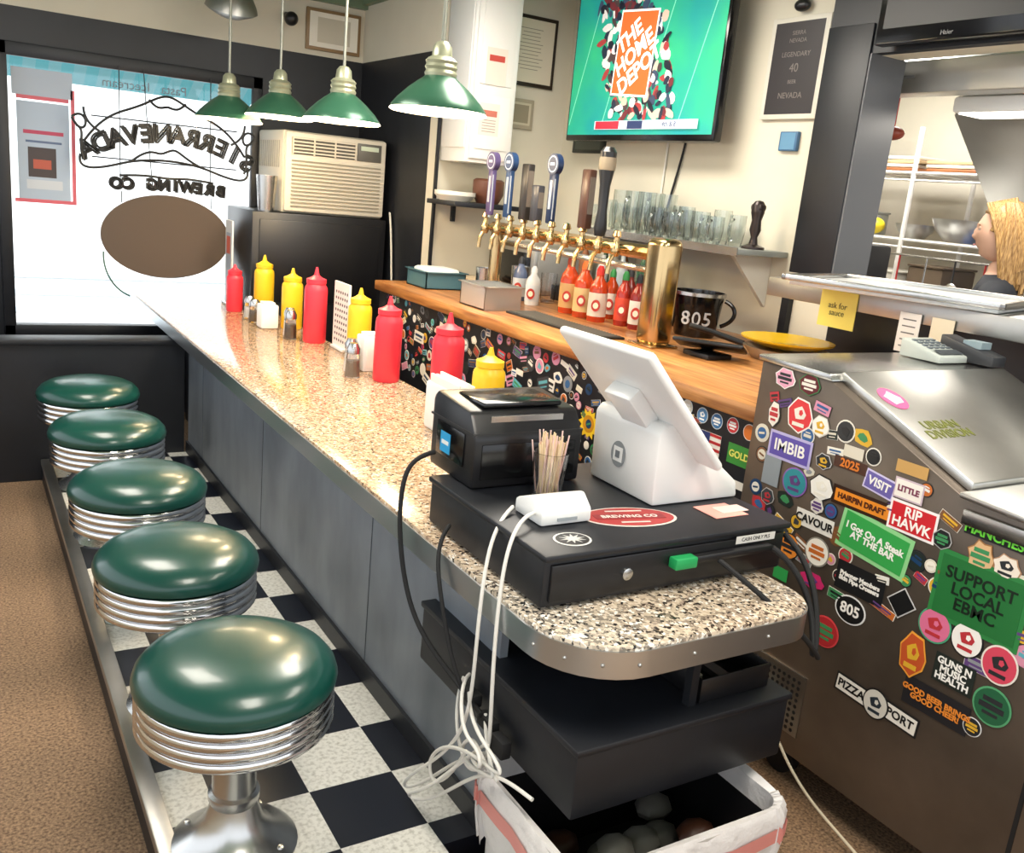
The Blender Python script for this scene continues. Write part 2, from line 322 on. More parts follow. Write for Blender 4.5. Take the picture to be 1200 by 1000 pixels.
for k in range(75):
    a=random.random()*6.28; r=random.random()**.5*.026; dx,dy=random.uniform(-.014,.014),random.uniform(-.014,.014)
    b.tube([(c[0]+r*math.cos(a),c[1]+r*math.sin(a),.89),(c[0]+r*1.15*math.cos(a)+dx,c[1]+r*1.15*math.sin(a)+dy,1.0+random.random()*.035)],.0018,P('#e8cfa8') if k%3 else P('#e7c8c2'),res=0)
b.obj()
b=B('card_reader'); b.prism([(-.055,0),(-.055,.03),(-.02,.06),(.055,.032),(.055,0)],lambda p,k:(1.03+k*.13,1.555+p[0],.878+p[1]),white,.007); b.box((1.07,1.497,.888),(1.12,1.5005,.895),P('#9aa0a4')); b.obj()
b=B('point_of_sale_terminal')
b.prism([(1.36,.878),(1.355,1.05),(1.37,1.07),(1.42,1.07),(1.62,.92),(1.63,.878)],lambda p,k:(p[0],1.54+k*.25,p[1]),white,.008)
b.disc(T((1.3560,1.68,.965))@FX,.028,.032,P('#8a8f92')); b.rect(T((1.355,1.68,.965))@FX,.034,.036,white,.001); b.rect(T((1.3535,1.68,.965))@FX,.016,.017,P('#70757a'),.0008)
dv=Vector((.27,0,-.29)).normalized(); nn=Vector((.29,0,.27)).normalized()
mxx=Matrix(((0,-dv.x,nn.x,1.365),(-1,0,0,1.64),(0,-dv.z,nn.z,1.118),(0,0,0,1)))
b.box((-.18,-.19,-.011),(.17,.18,.011),white,.01,mx=mxx,seg=3); b.box((-.16,-.17,.0115),(.15,.16,.0125),blackg,mx=mxx)
b.box((-.05,-.05,-.05),(.05,.05,-.01),white,.006,mx=mxx)
b.obj()
b=B('receipt_paper'); b.box((1.46,1.43,.878),(1.56,1.51,.8795),P('#f4a79a')); b.box((1.50,1.45,.8795),(1.58,1.49,.881),P('#f6cfc4')); b.obj()
# ------------------------------------------------------------------ shelves below the counter end
b=B('under_counter_shelf')
b.box((.965,1.20,.395),(1.53,1.88,.54),blackm,.006); b.box((.96,1.195,.535),(1.535,1.885,.55),blackm,.004)
b.box((1.27,1.24,.55),(1.29,1.26,.69),blackm); b.box((1.03,1.84,0),(1.52,1.88,.69),blackm); b.box((1.03,1.56,0),(1.06,1.84,.395),blackm); b.box((1.49,1.6,0),(1.52,1.84,.395),blackm)
b.obj()
b=B('plastic_tray'); t=(1.30,1.24,.551)
for lo,hi in [((0,0,0),(.20,.30,.004)),((0,0,0),(.005,.30,.055)),((.195,0,0),(.20,.30,.055)),((0,0,0),(.20,.005,.055)),((0,.295,0),(.20,.30,.055))]: b.box([a+q for a,q in zip(t,lo)],[a+q for a,q in zip(t,hi)],black,.002)
b.box((1.34,1.30,.556),(1.36,1.5,.575),P('#d9d9d5')); b.box((1.40,1.28,.556),(1.43,1.5,.57),P('#4c4c50')); b.obj()
bm=M('bin_liner','#dcd8d6',.35,bump=.8,nscale=22)
def rr(x0,x1,y0,y1,r,z,wob=0):
    pts=corner(x1-r,y1-r,r,0,90,5)+corner(x0+r,y1-r,r,90,180,5)+corner(x0+r,y0+r,r,180,270,5)+corner(x1-r,y0+r,r,270,360,5)
    out=[]
    for i,p in enumerate(pts):
        q=pts[(i+1)%len(pts)]; n=7
        for j in range(n):
            f=j/n; k=i*n+j
            out.append((p[0]+(q[0]-p[0])*f+wob*math.sin(k*1.9),p[1]+(q[1]-p[1])*f+wob*math.cos(k*2.3),z+wob*2*math.sin(k*.9)))
    return out
b=B('trash_bin'); x0,x1,y0,y1,h=.935,1.47,1.11,1.49,.345; body=black; i=.04
b.ring([rr(x0+i,x1-i,y0+i,y1-i,.03,.001),rr(x0,x1,y0,y1,.05,h)],body)
b.ring([rr(x0,x1,y0,y1,.05,h),rr(x0-.012,x1+.012,y0-.012,y1+.012,.055,h),rr(x0-.014,x1+.014,y0-.014,y1+.014,.06,h-.025)],P('#bdb8b4'))
b.ring([rr(x0+.008,x1-.008,y0+.008,y1-.008,.045,.08),rr(x0+.005,x1-.005,y0+.005,y1-.005,.045,h+.002),rr(x0-.01,x1+.01,y0-.01,y1+.01,.055,h+.008,.002),rr(x0-.019,x1+.019,y0-.019,y1+.019,.06,h-.012,.003),rr(x0-.018,x1+.018,y0-.018,y1+.018,.06,h-.09,.005),rr(x0-.010,x1+.010,y0-.010,y1+.010,.06,h-.15,.007)],bm)
b.ring([rr(x0-.022,x1+.022,y0-.022,y1+.022,.06,h-.035,.003),rr(x0-.022,x1+.022,y0-.022,y1+.022,.06,h-.07,.003)],P('#d98c84'))
b.prism([p[:2] for p in rr(x0+.03,x1-.03,y0+.03,y1-.03,.03,0)],lambda p,k:(p[0],p[1],.08+.01*k),P('#2a2826'))
for k in range(16): b.sph((random.uniform(x0+.08,x1-.08),random.uniform(y0+.08,y1-.08),h*.5+random.uniform(-.05,.03)),(.05,.04,.03),P(['#6d6a64','#4a2a1a','#898680'][k%3]),seg=8)
b.obj()
# cables
wc=P('#e2dfd8',.4)
b=B('power_cables')
b.tube([(1.03,1.53,.90),(.99,1.50,.91),(.935,1.47,.89),(.905,1.44,.74),(.90,1.42,.55),(.93,1.45,.38),(.92,1.5,.31),(.91,1.56,.35),(.92,1.50,.42),(.90,1.44,.40),(.91,1.38,.38)],.0042,wc,True)
b.tube([(1.02,1.60,.89),(.95,1.55,.88),(.90,1.50,.80),(.89,1.48,.60),(.91,1.52,.42),(.89,1.6,.30),(.87,1.72,.18),(.88,1.75,.12),(.91,1.66,.2),(.92,1.55,.33),(.93,1.45,.40)],.0042,wc,True)
b.tube([(.93,1.45,.43),(.90,1.52,.34),(.87,1.60,.22),(.87,1.73,.13),(.90,1.68,.125),(.90,1.55,.25),(.91,1.42,.39),(.92,1.33,.40),(.93,1.28,.40)],.0042,wc,True)
b.tube([(.94,1.5,.46),(.91,1.44,.42),(.90,1.36,.39),(.90,1.42,.38),(.90,1.54,.33),(.93,1.62,.44),(.96,1.64,.47)],.0042,wc,True)
b.tube([(.93,1.56,.48),(.89,1.48,.46),(.90,1.38,.44),(.90,1.34,.41),(.90,1.44,.40),(.89,1.58,.36),(.88,1.66,.25),(.90,1.60,.2),(.90,1.5,.38)],.0042,wc,True)
b.tube([(.95,1.60,.5),(.90,1.55,.52),(.88,1.5,.42),(.89,1.42,.44),(.88,1.40,.39),(.90,1.47,.38)],.0042,wc,True)
b.tube([(.99,1.93,.92),(.93,1.93,.91),(.895,1.91,.86),(.885,1.88,.72),(.90,1.82,.55),(.93,1.7,.48),(.94,1.6,.46),(.93,1.5,.46)],.006,rubber,True)
b.tube([(.950,1.75,.80),(.90,1.72,.77),(.89,1.66,.68),(.91,1.60,.5),(.93,1.55,.46)],.005,rubber,True)
b.tube([(1.56,1.345,.83),(1.60,1.30,.80),(1.62,1.24,.70),(1.58,1.20,.60),(1.62,1.22,.66),(1.65,1.30,.80),(1.636,1.38,.84)],.007,rubber,True)
b.tube([(1.4,1.345,.82),(1.45,1.22,.765),(1.55,1.19,.68),(1.60,1.20,.62)],.006,rubber,True)
b.tube([(1.90,1.60,.30),(1.87,1.50,.18),(1.87,1.35,.05),(1.90,1.15,.01),(1.80,.95,.01)],.004,P('#d9cdb4'),True)
b.box((.93,1.46,.43),(.955,1.52,.46),rubber,.004); b.box((.93,1.54,.45),(.955,1.60,.48),rubber,.004); b.box((.925,1.40,.41),(.95,1.45,.45),rubber,.004)
b.obj()
# ------------------------------------------------------------------ back bar
b=B('back_bar'); b.box((2.0,1.84,.02),(2.1,4.70,.965),blackm); b.box((2.1,1.9,0),(3.05,4.70,.965),blackm)
b.prism([(1.965,1.84),(3.08,1.84),(3.08,4.70),(1.965,4.70)],lambda p,k:(p[0],p[1],1.02 if k else .97),wood,.006)
BAR=b.obj()
PAL=['#e9e5da','#26282c','#b8323a','#2f5f96','#3d8a57','#d9ab31','#c26a2c','#5d3f7a','#d48fa8','#5fa7b7','#7a5132','#e3e3e0','#123b63','#d8d2c2','#3a3d42','#1a1b1e','#8a8f94','#1f2a26']
def rsticker(b,mx,sz):
    c1=random.choice(PAL); c2=random.choice(PAL); k=random.random()
    if k<.45:
        b.disc(mx,sz,sz,P(random.choice(['#e9e5da','#222326',c1])),n=18); b.disc(mx@T((0,0,.0007)),sz*.86,sz*.86,P(c1),n=18)
        q=random.random()
        if q<.35: b.disc(mx@T((0,0,.0014)),sz*.5,sz*.55,P(c2),n=random.choice([5,7,9]),star=random.choice([0,.3,.4]))
        elif q<.7: b.rect(mx@T((0,0,.0014)),sz*1.1,sz*.35,P(c2)); b.rect(mx@T((0,sz*.4,.0014)),sz*.7,sz*.14,P(c2))
        else:
            b.disc(mx@T((0,0,.0014)),sz*.62,sz*.62,P(c2),n=16); b.rect(mx@T((0,0,.0021)),sz*.8,sz*.22,P(c1))
    elif k<.88:
        w_=sz*random.uniform(.8,1.7); h_=sz*random.uniform(.4,1); b.rect(mx,w_*2,h_*2,P(random.choice(['#e9e5da','#222326']))); b.rect(mx@T((0,0,.0007)),w_*1.9,h_*1.85,P(c1)); b.rect(mx@T((0,h_*.25,.0014)),w_*1.4,h_*.45,P(c2)); b.rect(mx@T((0,-h_*.45,.0014)),w_*1.1,h_*.2,P(c2))
    else:
        b.disc(mx,sz*1.1,sz*.8,P(c1),n=9,star=.15); b.disc(mx@T((0,0,.0007)),sz*.6,sz*.4,P(c2),n=7,star=.15)
b=B('stickers')
placed=[]; tries=0
while len(placed)<290 and tries<20000:
    tries+=1; yy=random.uniform(2.1,4.65); zz=random.uniform(.60,.95); sz=random.uniform(.014,.036)
    if all((yy-p[0])**2+(zz-p[1])**2>((sz+p[2])*.93)**2 for p in placed):
        placed.append((yy,zz,sz)); rsticker(b,T((1.9995-.00006*(len(placed)%12),yy,zz))@FX@Matrix.Rotation(random.uniform(-.5,.5),4,'Z'),sz)
def S(b,x,y,z,kind,w,h,c,border=None,txt=None,tc='#ffffff',ts=.02,rot=0,star=0,inner=None,sx=1):
    mx=T((x,y,z))@FX@Matrix.Rotation(R(rot),4,'Z')@T((0,0,.00035*random.random()))
    def shp(f,col,dz):
        if kind=='r': b.rect(mx@T((0,0,dz)),w*f,h*f if f==1 else h-(w*(1-f)),P(col))
        else: b.disc(mx@T((0,0,dz)),w/2*f,h/2*f,P(col),n=13 if star else 28,star=star*.5)
    if border: shp(1,border,0); shp(.9,c,.0008)
    else: shp(1,c,0)
    if inner:
        q=random.random()
        if q<.5:
            b.disc(mx@T((0,h*.06,.0016)),w*.24,h*.2,P(inner),n=9,star=.2); b.rect(mx@T((0,-h*.25,.0016)),w*.45,h*.1,P(inner)); b.disc(mx@T((w*.05,h*.08,.0023)),w*.08,h*.09,P(c),n=5)
        else:
            b.rect(mx@T((0,h*.16,.0016)),w*.5,h*.12,P(inner)); b.rect(mx@T((0,-h*.02,.0016)),w*.65,h*.14,P(inner)); b.rect(mx@T((0,-h*.2,.0016)),w*.4,h*.08,P(inner))
    if txt: b.text(txt,ts,mx@T((0,0,.0022)),P(tc),.0008,sx=sx)
XB=1.9985
S(b,XB,2.034,.844,'r',.09,.085,'#e8e4dc')
for k in range(4): b.rect(T((XB-.001,2.034,.815+k*.022))@FX,.09,.009,P('#b8292f'))
b.rect(T((XB-.0017,2.058,.868))@FX,.04,.036,P('#23346b'))
S(b,XB,1.905,.850,'r',.10,.062,'#3a8d3a',None,'GOLD',tc='#e8e870',ts=.03)
for yy,zz,c in [(2.158,.948,'#e4e0d2'),(2.085,.94,'#5b8fc0'),(2.019,.938,'#3470a8'),(1.95,.943,'#c8323a')]: S(b,XB,yy,zz-.01,'c',.05,.05,c,'#dfe6ea',inner='#ffffff')
b.disc(T((XB,2.671,.746))@FX,.065,.06,P('#e9c52c'),n=24,star=.3); b.disc(T((XB-.0008,2.671,.746))@FX,.035,.033,P('#c58a1c'),n=20)
S(b,XB,1.885,.761,'r',.07,.025,'#e8e4dc'); S(b,XB,2.3,.80,'c',.08,.08,'#d8d4cc','#222326',inner='#39424a'); S(b,XB,1.88,.93,'c',.05,.05,'#e27a2c','#eeeeee')
b.obj(parent=BAR)
# ------------------------------------------------------------------ prep cooler
coolf=M('cooler_side_steel','#786c61',.36,.6,noise=.4,nscale=3)
b=B('prep_table_refrigerator')
b.prism([(1.80,.12),(1.80,1.165),(1.56,1.16),(1.147,.985),(.2,.945),(.2,.12)],lambda p,k:(1.92 if not k else 2.66,p[0],p[1]),coolf,.003)
b.prism([(1.81,1.165),(1.81,1.182),(1.56,1.178),(1.55,1.16)],lambda p,k:(1.912 if not k else 2.67,p[0],p[1]),steel,.003)
lidm=M('steel_lid','#d9d8d4',.34,1,noise=.22,nscale=3)
b.prism([(1.575,1.165),(1.555,1.184),(1.15,1.012),(1.15,.988)],lambda p,k:(1.955 if not k else 2.66,p[0],p[1]),lidm,.004)
b.prism([(1.145,.987),(1.145,1.0),(.2,.962),(.2,.945)],lambda p,k:(1.90 if not k else 2.67,p[0],p[1]),lidm,.003)
b.box((1.903,.2,.93),(1.918,1.13,.965),steel,.003)
b.box((1.914,.2,.14),(1.92,.86,.90),M('cooler_door_steel','#8a8580',.3,.9),.003); b.box((1.9185,.862,.13),(1.9215,.872,.93),rubber)
b.box((1.917,1.46,.18),(1.9195,1.70,.36),steelr)
for i in range(12):
    for j in range(9): b.disc(T((1.9165,1.48+i*.018,.195+j*.018))@FX,.006,.006,rubber,n=6)
for y in (1.56,.5):
    for x in (2.0,2.55):
        b.cyl((x-.015,y,.055),.055,.03,rubber,rot=Matrix.Rotation(R(90),4,'Y')); b.box((x-.03,y-.03,.06),(x-.022,y+.03,.125),rubber); b.box((x+.022,y-.03,.06),(x+.03,y+.03,.125),rubber); b.box((x-.03,y-.035,.113),(x+.03,y+.035,.12),steelr)
COOL=b.obj()
b=B('stickers'); X=1.919
L=[(1.709,1.134,'c',.075,.06,'#e6a7c0','#f4f0ea',None,0,.3),(1.624,1.135,'c',.075,.06,'#5c1420','#3d7a4a',None,0,.2),(1.726,1.03,'c',.045,.08,'#e9e5dc','#333333',None,0,.25),(1.638,1.048,'c',.09,.10,'#d9383f','#f6f2ec',None,0,.2),(1.565,1.037,'c',.06,.06,'#f1eee8','#d8d4cc',None,0,.2),
(1.652,.951,'r',.15,.075,'#5d4fa8','#b9b2dd','IMBIB',0,0),(1.535,.951,'c',.055,.045,'#2a2c30','#cfcfcf',None,0,.3),(1.453,.966,'r',.10,.03,'#4a2d22',None,'2025',0,0),(1.616,.868,'c',.085,.08,'#2f8a95','#8b5fb0',None,0,0),(1.527,.881,'c',.085,.075,'#eceae4','#1c1c1e',None,0,.25),
(1.40,.882,'r',.18,.05,'#e38a26','#31190c','HAIRPIN DRAFT',0,0),(1.279,.956,'r',.08,.05,'#efe9e2','#c9b6c2','LITTLE',0,0),(1.282,1.008,'r',.085,.03,'#c59b5b',None,None,0,0),(1.254,.89,'r',.13,.075,'#c9202b','#f4eeee','RIP\nHAWK',0,0),(1.345,.80,'r',.21,.11,'#35a04c','#8fd08f','I Got On A Steak\nAT THE BAR',-6,0),
(1.529,.785,'r',.125,.045,'#e8e6e0',None,'CAVOUR',0,0),(1.53,.83,'c',.05,.05,'#dcd8cf','#333333',None,0,.3),(1.597,.691,'c',.075,.075,'#e58a33','#2d2d2d',None,0,0),(1.503,.711,'c',.08,.08,'#efece3','#8a877f',None,0,0),(1.503,.631,'c',.085,.05,'#c72a6a',None,None,0,.35),(1.36,.685,'r',.145,.075,'#17181b',None,'Prisoner Members\nSkin Pipe Crossers',0,0),
(1.237,.685,'r',.06,.055,'#111214','#cfcfcf',None,45,0),(1.371,.605,'c',.095,.075,'#111214','#e9e9e9','805',0,0),(1.433,.515,'c',.09,.085,'#b12a30','#d8484c',None,0,0),(1.143,.671,'c',.085,.085,'#d76f95','#4aa07a',None,0,0),(1.062,.674,'c',.08,.085,'#f0eeea','#1c1c1e',None,0,0),
(1.06,.776,'r',.22,.165,'#1f6b33','#2c7d40','SUPPORT\nLOCAL\nEBMC',0,0),(1.171,.875,'c',.05,.05,'#1a1b1e','#b5b5b5',None,0,.2),(1.075,.871,'c',.07,.08,'#d8b184','#9c6e42',None,0,.45),(1.015,.87,'c',.07,.06,'#e9dfd2','#b08a6c',None,0,.4),(1.03,.925,'r',.19,.03,'#17181b',None,'MANCHESTER',0,0),
(1.181,.577,'c',.075,.12,'#c05227','#e9a23c',None,0,.25),(1.074,.582,'r',.10,.07,'#1e2622',None,'GUNS N\nMUSIC\nHEALTH',0,0),(.979,.654,'c',.085,.09,'#d0455c','#e7e1d8',None,0,0),(.974,.556,'c',.09,.09,'#1f5c3c','#55a070',None,0,0),(1.005,.487,'c',.045,.045,'#20242a','#e7e7e7',None,0,0),
(1.10,.49,'r',.17,.07,'#1d1d22',None,'GOOD BEER BRINGS\nGOOD CHEER!',0,0),(1.247,.408,'r',.24,.045,'#f0ede4','#1c1c1e','PIZZA   PORT',0,0),(1.609,.605,'r',.05,.035,'#2f9a4e',None,None,0,0),(1.702,.878,'r',.06,.09,'#8b949c',None,None,0,0),(1.70,.80,'c',.05,.05,'#3b4046','#b9b9b9',None,0,.2),(1.45,1.0,'r',.06,.03,'#d9d2c2',None,None,0,0),(1.36,.945,'r',.09,.05,'#6a5fa8','#d0c8e8','VISIT',-8,0)]
tcol={'CAVOUR':'#1a1a1a','2025':'#d97a2a','LITTLE':'#7a3550','MANCHESTER':'#7bf04a','PIZZA   PORT':'#111111','GOOD BEER BRINGS\nGOOD CHEER!':'#e58a33','HAIRPIN DRAFT':'#4a1d0c','SUPPORT\nLOCAL\nEBMC':'#0d1f12'}
tsz={'IMBIB':.045,'2025':.03,'LITTLE':.02,'RIP\nHAWK':.034,'I Got On A Steak\nAT THE BAR':.024,'CAVOUR':.03,'Prisoner Members\nSkin Pipe Crossers':.016,'805':.04,'SUPPORT\nLOCAL\nEBMC':.04,'MANCHESTER':.03,'GUNS N\nMUSIC\nHEALTH':.023,'GOOD BEER BRINGS\nGOOD CHEER!':.019,'PIZZA   PORT':.03,'HAIRPIN DRAFT':.02,'VISIT':.03}
plc=[]
for i,(y,z,k,w_,h_,c,bd,tx,ro,sr) in enumerate(L):
    plc.append((y,z,max(w_,h_)*.42))
    if tx=='PIZZA   PORT':
        for dy,tt in ((.075,'PIZZA'),(-.07,'PORT')): S(b,X-.0012,y+dy,z-.0,'r',.10,.05,'#efece3','#1c1c1e',tt,'#111111',.03,-3)
        continue
    S(b,X-.0009-.0001*(i%7),y,z,k,w_,h_,c,bd,tx,tcol.get(tx,'#f4f2ee'),tsz.get(tx,.02),ro,sr,inner=None if (tx or k=='r') else random.choice(PAL[:8]))
S(b,X-.0030,1.247,.408,'c',.075,.08,'#d8d5cc','#1c1c1e',inner='#26303a')
n=0
for k in range(6000):
    if n>=46: break
    yy=random.uniform(.92,1.76); zz=random.uniform(.62,1.10); sz=random.uniform(.016,.030)
    if zz+sz>1.15-.42*max(0,1.56-yy)-.02 or (yy<1.15 and zz+sz>.93): continue
    if all((yy-p[0])**2+(zz-p[1])**2>((sz+p[2])*.82)**2 for p in plc):
        plc.append((yy,zz,sz)); n+=1; rsticker(b,T((X-.00006*(n%9),yy,zz))@FX@Matrix.Rotation(random.uniform(-.4,.4),4,'Z'),sz)
sl=Vector((0,-.405,-.172)).normalized(); up_=Vector((0,-.172,.405)).normalized()
def lid(x,t,dz=.0015): return Vector((x,1.555,1.184))+sl*t+up_*dz
MU=lambda x,t,dz: Matrix(((1,0,up_.x,lid(x,t,dz).x),(0,-sl.y,up_.y,lid(x,t,dz).y),(0,-sl.z,up_.z,lid(x,t,dz).z),(0,0,0,1)))
b.disc(MU(2.02,.12,.001),.040,.045,P('#d9538a'),n=24); b.disc(MU(2.02,.12,.0017),.028,.03,P('#f3e2ea'),n=9,star=.3)
b.text('URBAN\nDIVISION',.042,MU(2.08,.25,.001),P('#6a6f2a'),.001)
b.obj(parent=COOL)
b=B('desk_calculator'); b.prism([(-.07,0),(-.07,.02),(.07,.055),(.07,0)],lambda p,k:(2.46+k*.14,1.70+p[0],1.183+p[1]),P('#a9b0ab'),.005)
b.quad([(2.475,1.64,1.2095),(2.585,1.64,1.2095),(2.585,1.67,1.2175),(2.475,1.67,1.2175)],P('#3d4348'))
for i in range(4):
    for j in range(4): b.box((2.48+i*.028,1.685+j*.018,1.214+j*.0045),(2.50+i*.028,1.697+j*.018,1.222+j*.0045),P('#5d656b'),.002)
b.obj()
b=B('card_terminal'); b.prism([(-.09,0),(-.09,.03),(.09,.07),(.09,0)],lambda p,k:(2.59+k*.07,1.56+p[0]+.08,1.186+p[1]),P('#2a2c30'),.005); b.box((2.6,1.60,1.23),(2.65,1.66,1.25),P('#7d8f96')); b.obj()
b=B('pass_through_shelf'); b.box((2.72,1.2,1.30),(3.34,2.57,1.33),steelr,.004)
b.box((2.70,1.2,1.26),(2.72,2.57,1.33),steelr,.003); b.obj()
b=B('sheet_pan'); mx=T((2.78,2.10,1.331))@Matrix.Rotation(R(18),4,'Z')
foil=M('plastic_wrapped_foil','#d6d8d8',.35,.2,bump=.8,nscale=30)
b.box((-.22,-.42,.001),(.30,.26,.02),foil,.006,mx=mx)
for lo,hi in [((-.24,-.44,.015),(-.22,.28,.036)),((.30,-.44,.015),(.32,.28,.036)),((-.24,-.44,.015),(.32,-.42,.036)),((-.24,.26,.015),(.32,.28,.036))]: b.box(lo,hi,steel,.004,mx=mx)
b.obj()
b=B('sticky_note'); b.box((2.695,2.14,1.19),(2.698,2.30,1.32),P('#e0d264')); b.text('ask for\nsauce',.03,T((2.694,2.22,1.255))@FX,P('#55512a')); b.obj()
b=B('receipt_paper'); b.box((2.692,1.88,1.16),(2.695,1.96,1.29),P('#f1efe9')); b.box((2.692,1.76,1.19),(2.695,1.84,1.29),P('#efe4c8'))
for k in range(5): b.rect(T((2.6915,1.92,1.18+k*.022))@FX,.05,.004,P('#6a6a6a'))
b.obj()
b=B('dinner_plate'); b.lathe([(0,.05),(.10,.05),(.12,.055),(.175,.075),(.178,.082),(.173,.082),(.118,.062),(0,.06)],(2.76,2.48,1.02),P('#e6b91a',.25),40); b.text('MODIFIED',.05,T((2.76,2.48,1.081))@Matrix.Rotation(R(-30),4,'Z'),P('#7a5a10'),.001); b.obj()
b=B('frying_pan'); b.lathe([(0,0),(.13,0),(.165,.045),(.16,.047),(.125,.006),(0,.006)],(2.76,2.48,1.02),steelr,40); b.tube([(2.66,2.61,1.06),(2.60,2.74,1.085),(2.56,2.82,1.095)],.012,black); b.obj()
b=B('ice_bucket'); c=(2.77,3.02,1.02); b.lathe([(0,0),(.085,0),(.09,.01),(.108,.175),(.113,.18),(.113,.19),(.103,.19),(.085,.02),(0,.02)],c,blackg,40)
b.lathe([(.1085,.175),(.116,.177),(.116,.191),(.1085,.193)],c,steel,40)
for ch,da in (('8',-26),('0',0),('5',26)):
    a=R(-132+da); b.text(ch,.082,T((c[0]+.099*math.cos(a),c[1]+.099*math.sin(a),1.10))@Matrix.Rotation(a+math.pi/2,4,'Z')@Matrix.Rotation(R(5),4,'X')@FY,P('#b9b9b9'),.0,.006)
b.tube([(2.86,2.95,1.18),(2.90,2.90,1.16),(2.90,2.90,1.1),(2.85,2.95,1.07)],.009,blackg,True); b.obj()
b=B('tablet_computer'); mx=T((2.42,2.54,1.066))@Matrix.Rotation(R(38),4,'Z')@Matrix.Rotation(R(14),4,'Y'); b.box((-.085,-.13,-.008),(.085,.13,.008),black,.006,mx=mx); b.box((-.07,-.11,.008),(.07,.11,.0095),blackg,mx=mx)
b.box((2.36,2.48,1.021),(2.48,2.62,1.04),black,.004); b.obj()
# taps
b=B('beer_tap_tower'); X=2.35
b.tube([(X,2.8,1.37),(X,4.12,1.37)],.030,brass); b.lathe([(0,0),(.06,0),(.06,.012),(.032,.02),(.032,.35),(0,.35)],(X,4.08,1.02),brass,24)
b.box((X-.06,2.72,1.02),(X+.045,2.84,1.435),brass,.03,seg=4); b.box((X-.075,2.705,1.02),(X+.06,2.855,1.03),brass,.004)
b.tube([(X+.05,2.8,1.30),(X+.05,4.1,1.30)],.014,steel)
hs=[(4.05,'#54466e','r',.31),(3.88,'#253f66','r',.31),(3.72,'#2c2826','b',.25),(3.50,'#1b2c4c','r',.31),(3.235,'#4a3026','w',.24),(3.12,'#1a1a1c','t',.34),(3.62,'#3a3a40','b',.16)]
for k in range(10):
    y=3.0+k*.12
    b.cyl((X-.03,y,1.37),.012,.035,brass,rot=Matrix.Rotation(R(-90),4,'Y'),seg=12)
    b.lathe([(0,0),(.014,0),(.02,.012),(.02,.035),(.012,.05),(.012,.075),(.02,.08),(.014,.10),(0,.105)],(X-.075,y,1.34),brass,14)
    b.tube([(X-.075,y,1.36),(X-.10,y,1.32),(X-.105,y,1.27)],.010,brass)
for y,c,k,h in hs:
    z=1.43; p=P(c,.3); x=X-.075
    b.cyl((x,y,1.42),.008,.03,steel,seg=10)
    if k=='r':
        b.box((x-.012,y-.024,z),(x+.012,y+.024,z+h*.72),p,.006); b.cyl((x-.014,y,z+h*.82),.045,.028,p,rot=Matrix.Rotation(R(90),4,'Y')); b.disc(T((x-.0145,y,z+h*.82))@FX,.036,.036,P('#c8cdd6')); b.disc(T((x-.0153,y,z+h*.82))@FX,.030,.030,p)
        b.box((x-.0121,y-.0246,z+.02),(x-.006,y-.024,z+h*.62),P('#aab0b8')); b.rect(T((x-.0128,y,z+h*.4))@FX,.02,h*.4,P('#aab0b8')); b.rect(T((x-.0162,y,z+h*.82))@FX,.035,.012,P('#c8cdd6'))
    elif k=='t': b.lathe([(0,0),(.022,0),(.028,.03),(.02,.1),(.022,.2),(.032,.26),(.034,.33),(.02,.35),(0,.352)],(x,y,z-.02),p,16); b.lathe([(.034,.26),(.0355,.27),(.0355,.30),(.034,.31)],(x,y,z-.02),P('#8a7d68'),16)
    else: b.box((x-.018,y-.03,z),(x+.018,y+.03,z+h),p,.006); b.box((x-.014,y-.0312,z+.06),(x+.014,y-.03,z+h-.03),P('#6e645a'))
b.obj()
b=B('drip_tray'); b.box((2.14,2.9,1.02),(2.30,3.58,1.03),M('dark_drip_grid','#3b3a38',.4,.7),.003)
for k in range(33): b.box((2.15,2.92+k*.02,1.03),(2.29,2.926+k*.02,1.033),P('#6a665e'))
b.obj()
def openbox(name,x0,x1,y0,y1,z0,z1,mat,t=.006,lip=.012):
    b=B(name); b.box((x0,y0,z0),(x1,y1,z0+t),mat)
    b.box((x0,y0,z0),(x0+t,y1,z1),mat); b.box((x1-t,y0,z0),(x1,y1,z1),mat); b.box((x0,y0,z0),(x1,y0+t,z1),mat); b.box((x0,y1-t,z0),(x1,y1,z1),mat)
    for lo,hi in [((x0-lip,y0-lip,z1-.006),(x0+t,y1+lip,z1)),((x1-t,y0-lip,z1-.006),(x1+lip,y1+lip,z1)),((x0-lip,y0-lip,z1-.006),(x1+lip,y0+t,z1)),((x0-lip,y1-t,z1-.006),(x1+lip,y1+lip,z1))]: b.box(lo,hi,mat,.002)
    return b
b=openbox('steam_table_pan',2.05,2.24,3.62,3.86,1.02,1.13,M('bright_steel','#d2d2d0',.35,.9)); b.obj()
b=openbox('bus_tub',2.10,2.33,4.34,4.58,1.02,1.11,P('#3e6470')); b.box((2.12,4.36,1.03),(2.31,4.56,1.125),P('#d9dfdf'),.02); b.obj()
def sauce(name,x,y,h,body,cap,label,r=.035,z0=1.02):
    b=B(name); b.lathe([(0,0),(r*.95,0),(r,.006),(r,h*.58),(r*.85,h*.68),(r*.45,h*.78),(r*.4,h*.86),(0,h*.86)],(x,y,z0),P(body,.15),22); b.lathe([(0,h*.84),(r*.45,h*.84),(r*.42,h*.93),(r*.2,h),(0,h)],(x,y,z0),P(cap),16)
    b.lathe([(r*1.015,h*.1),(r*1.02,h*.12),(r*1.02,h*.50),(r*1.015,h*.52)],(x,y,z0),P(label),22)
    mz=T((x-.74*r,y-.76*r,z0+h*.3))@Matrix.Rotation(R(-45),4,'Z')@FY
    b.disc(mz,.02,.026,P('#b8352a'),.005); b.disc(mz@T((0,0,.0055)),.012,.014,P('#f0e6d0'),.001); b.obj()
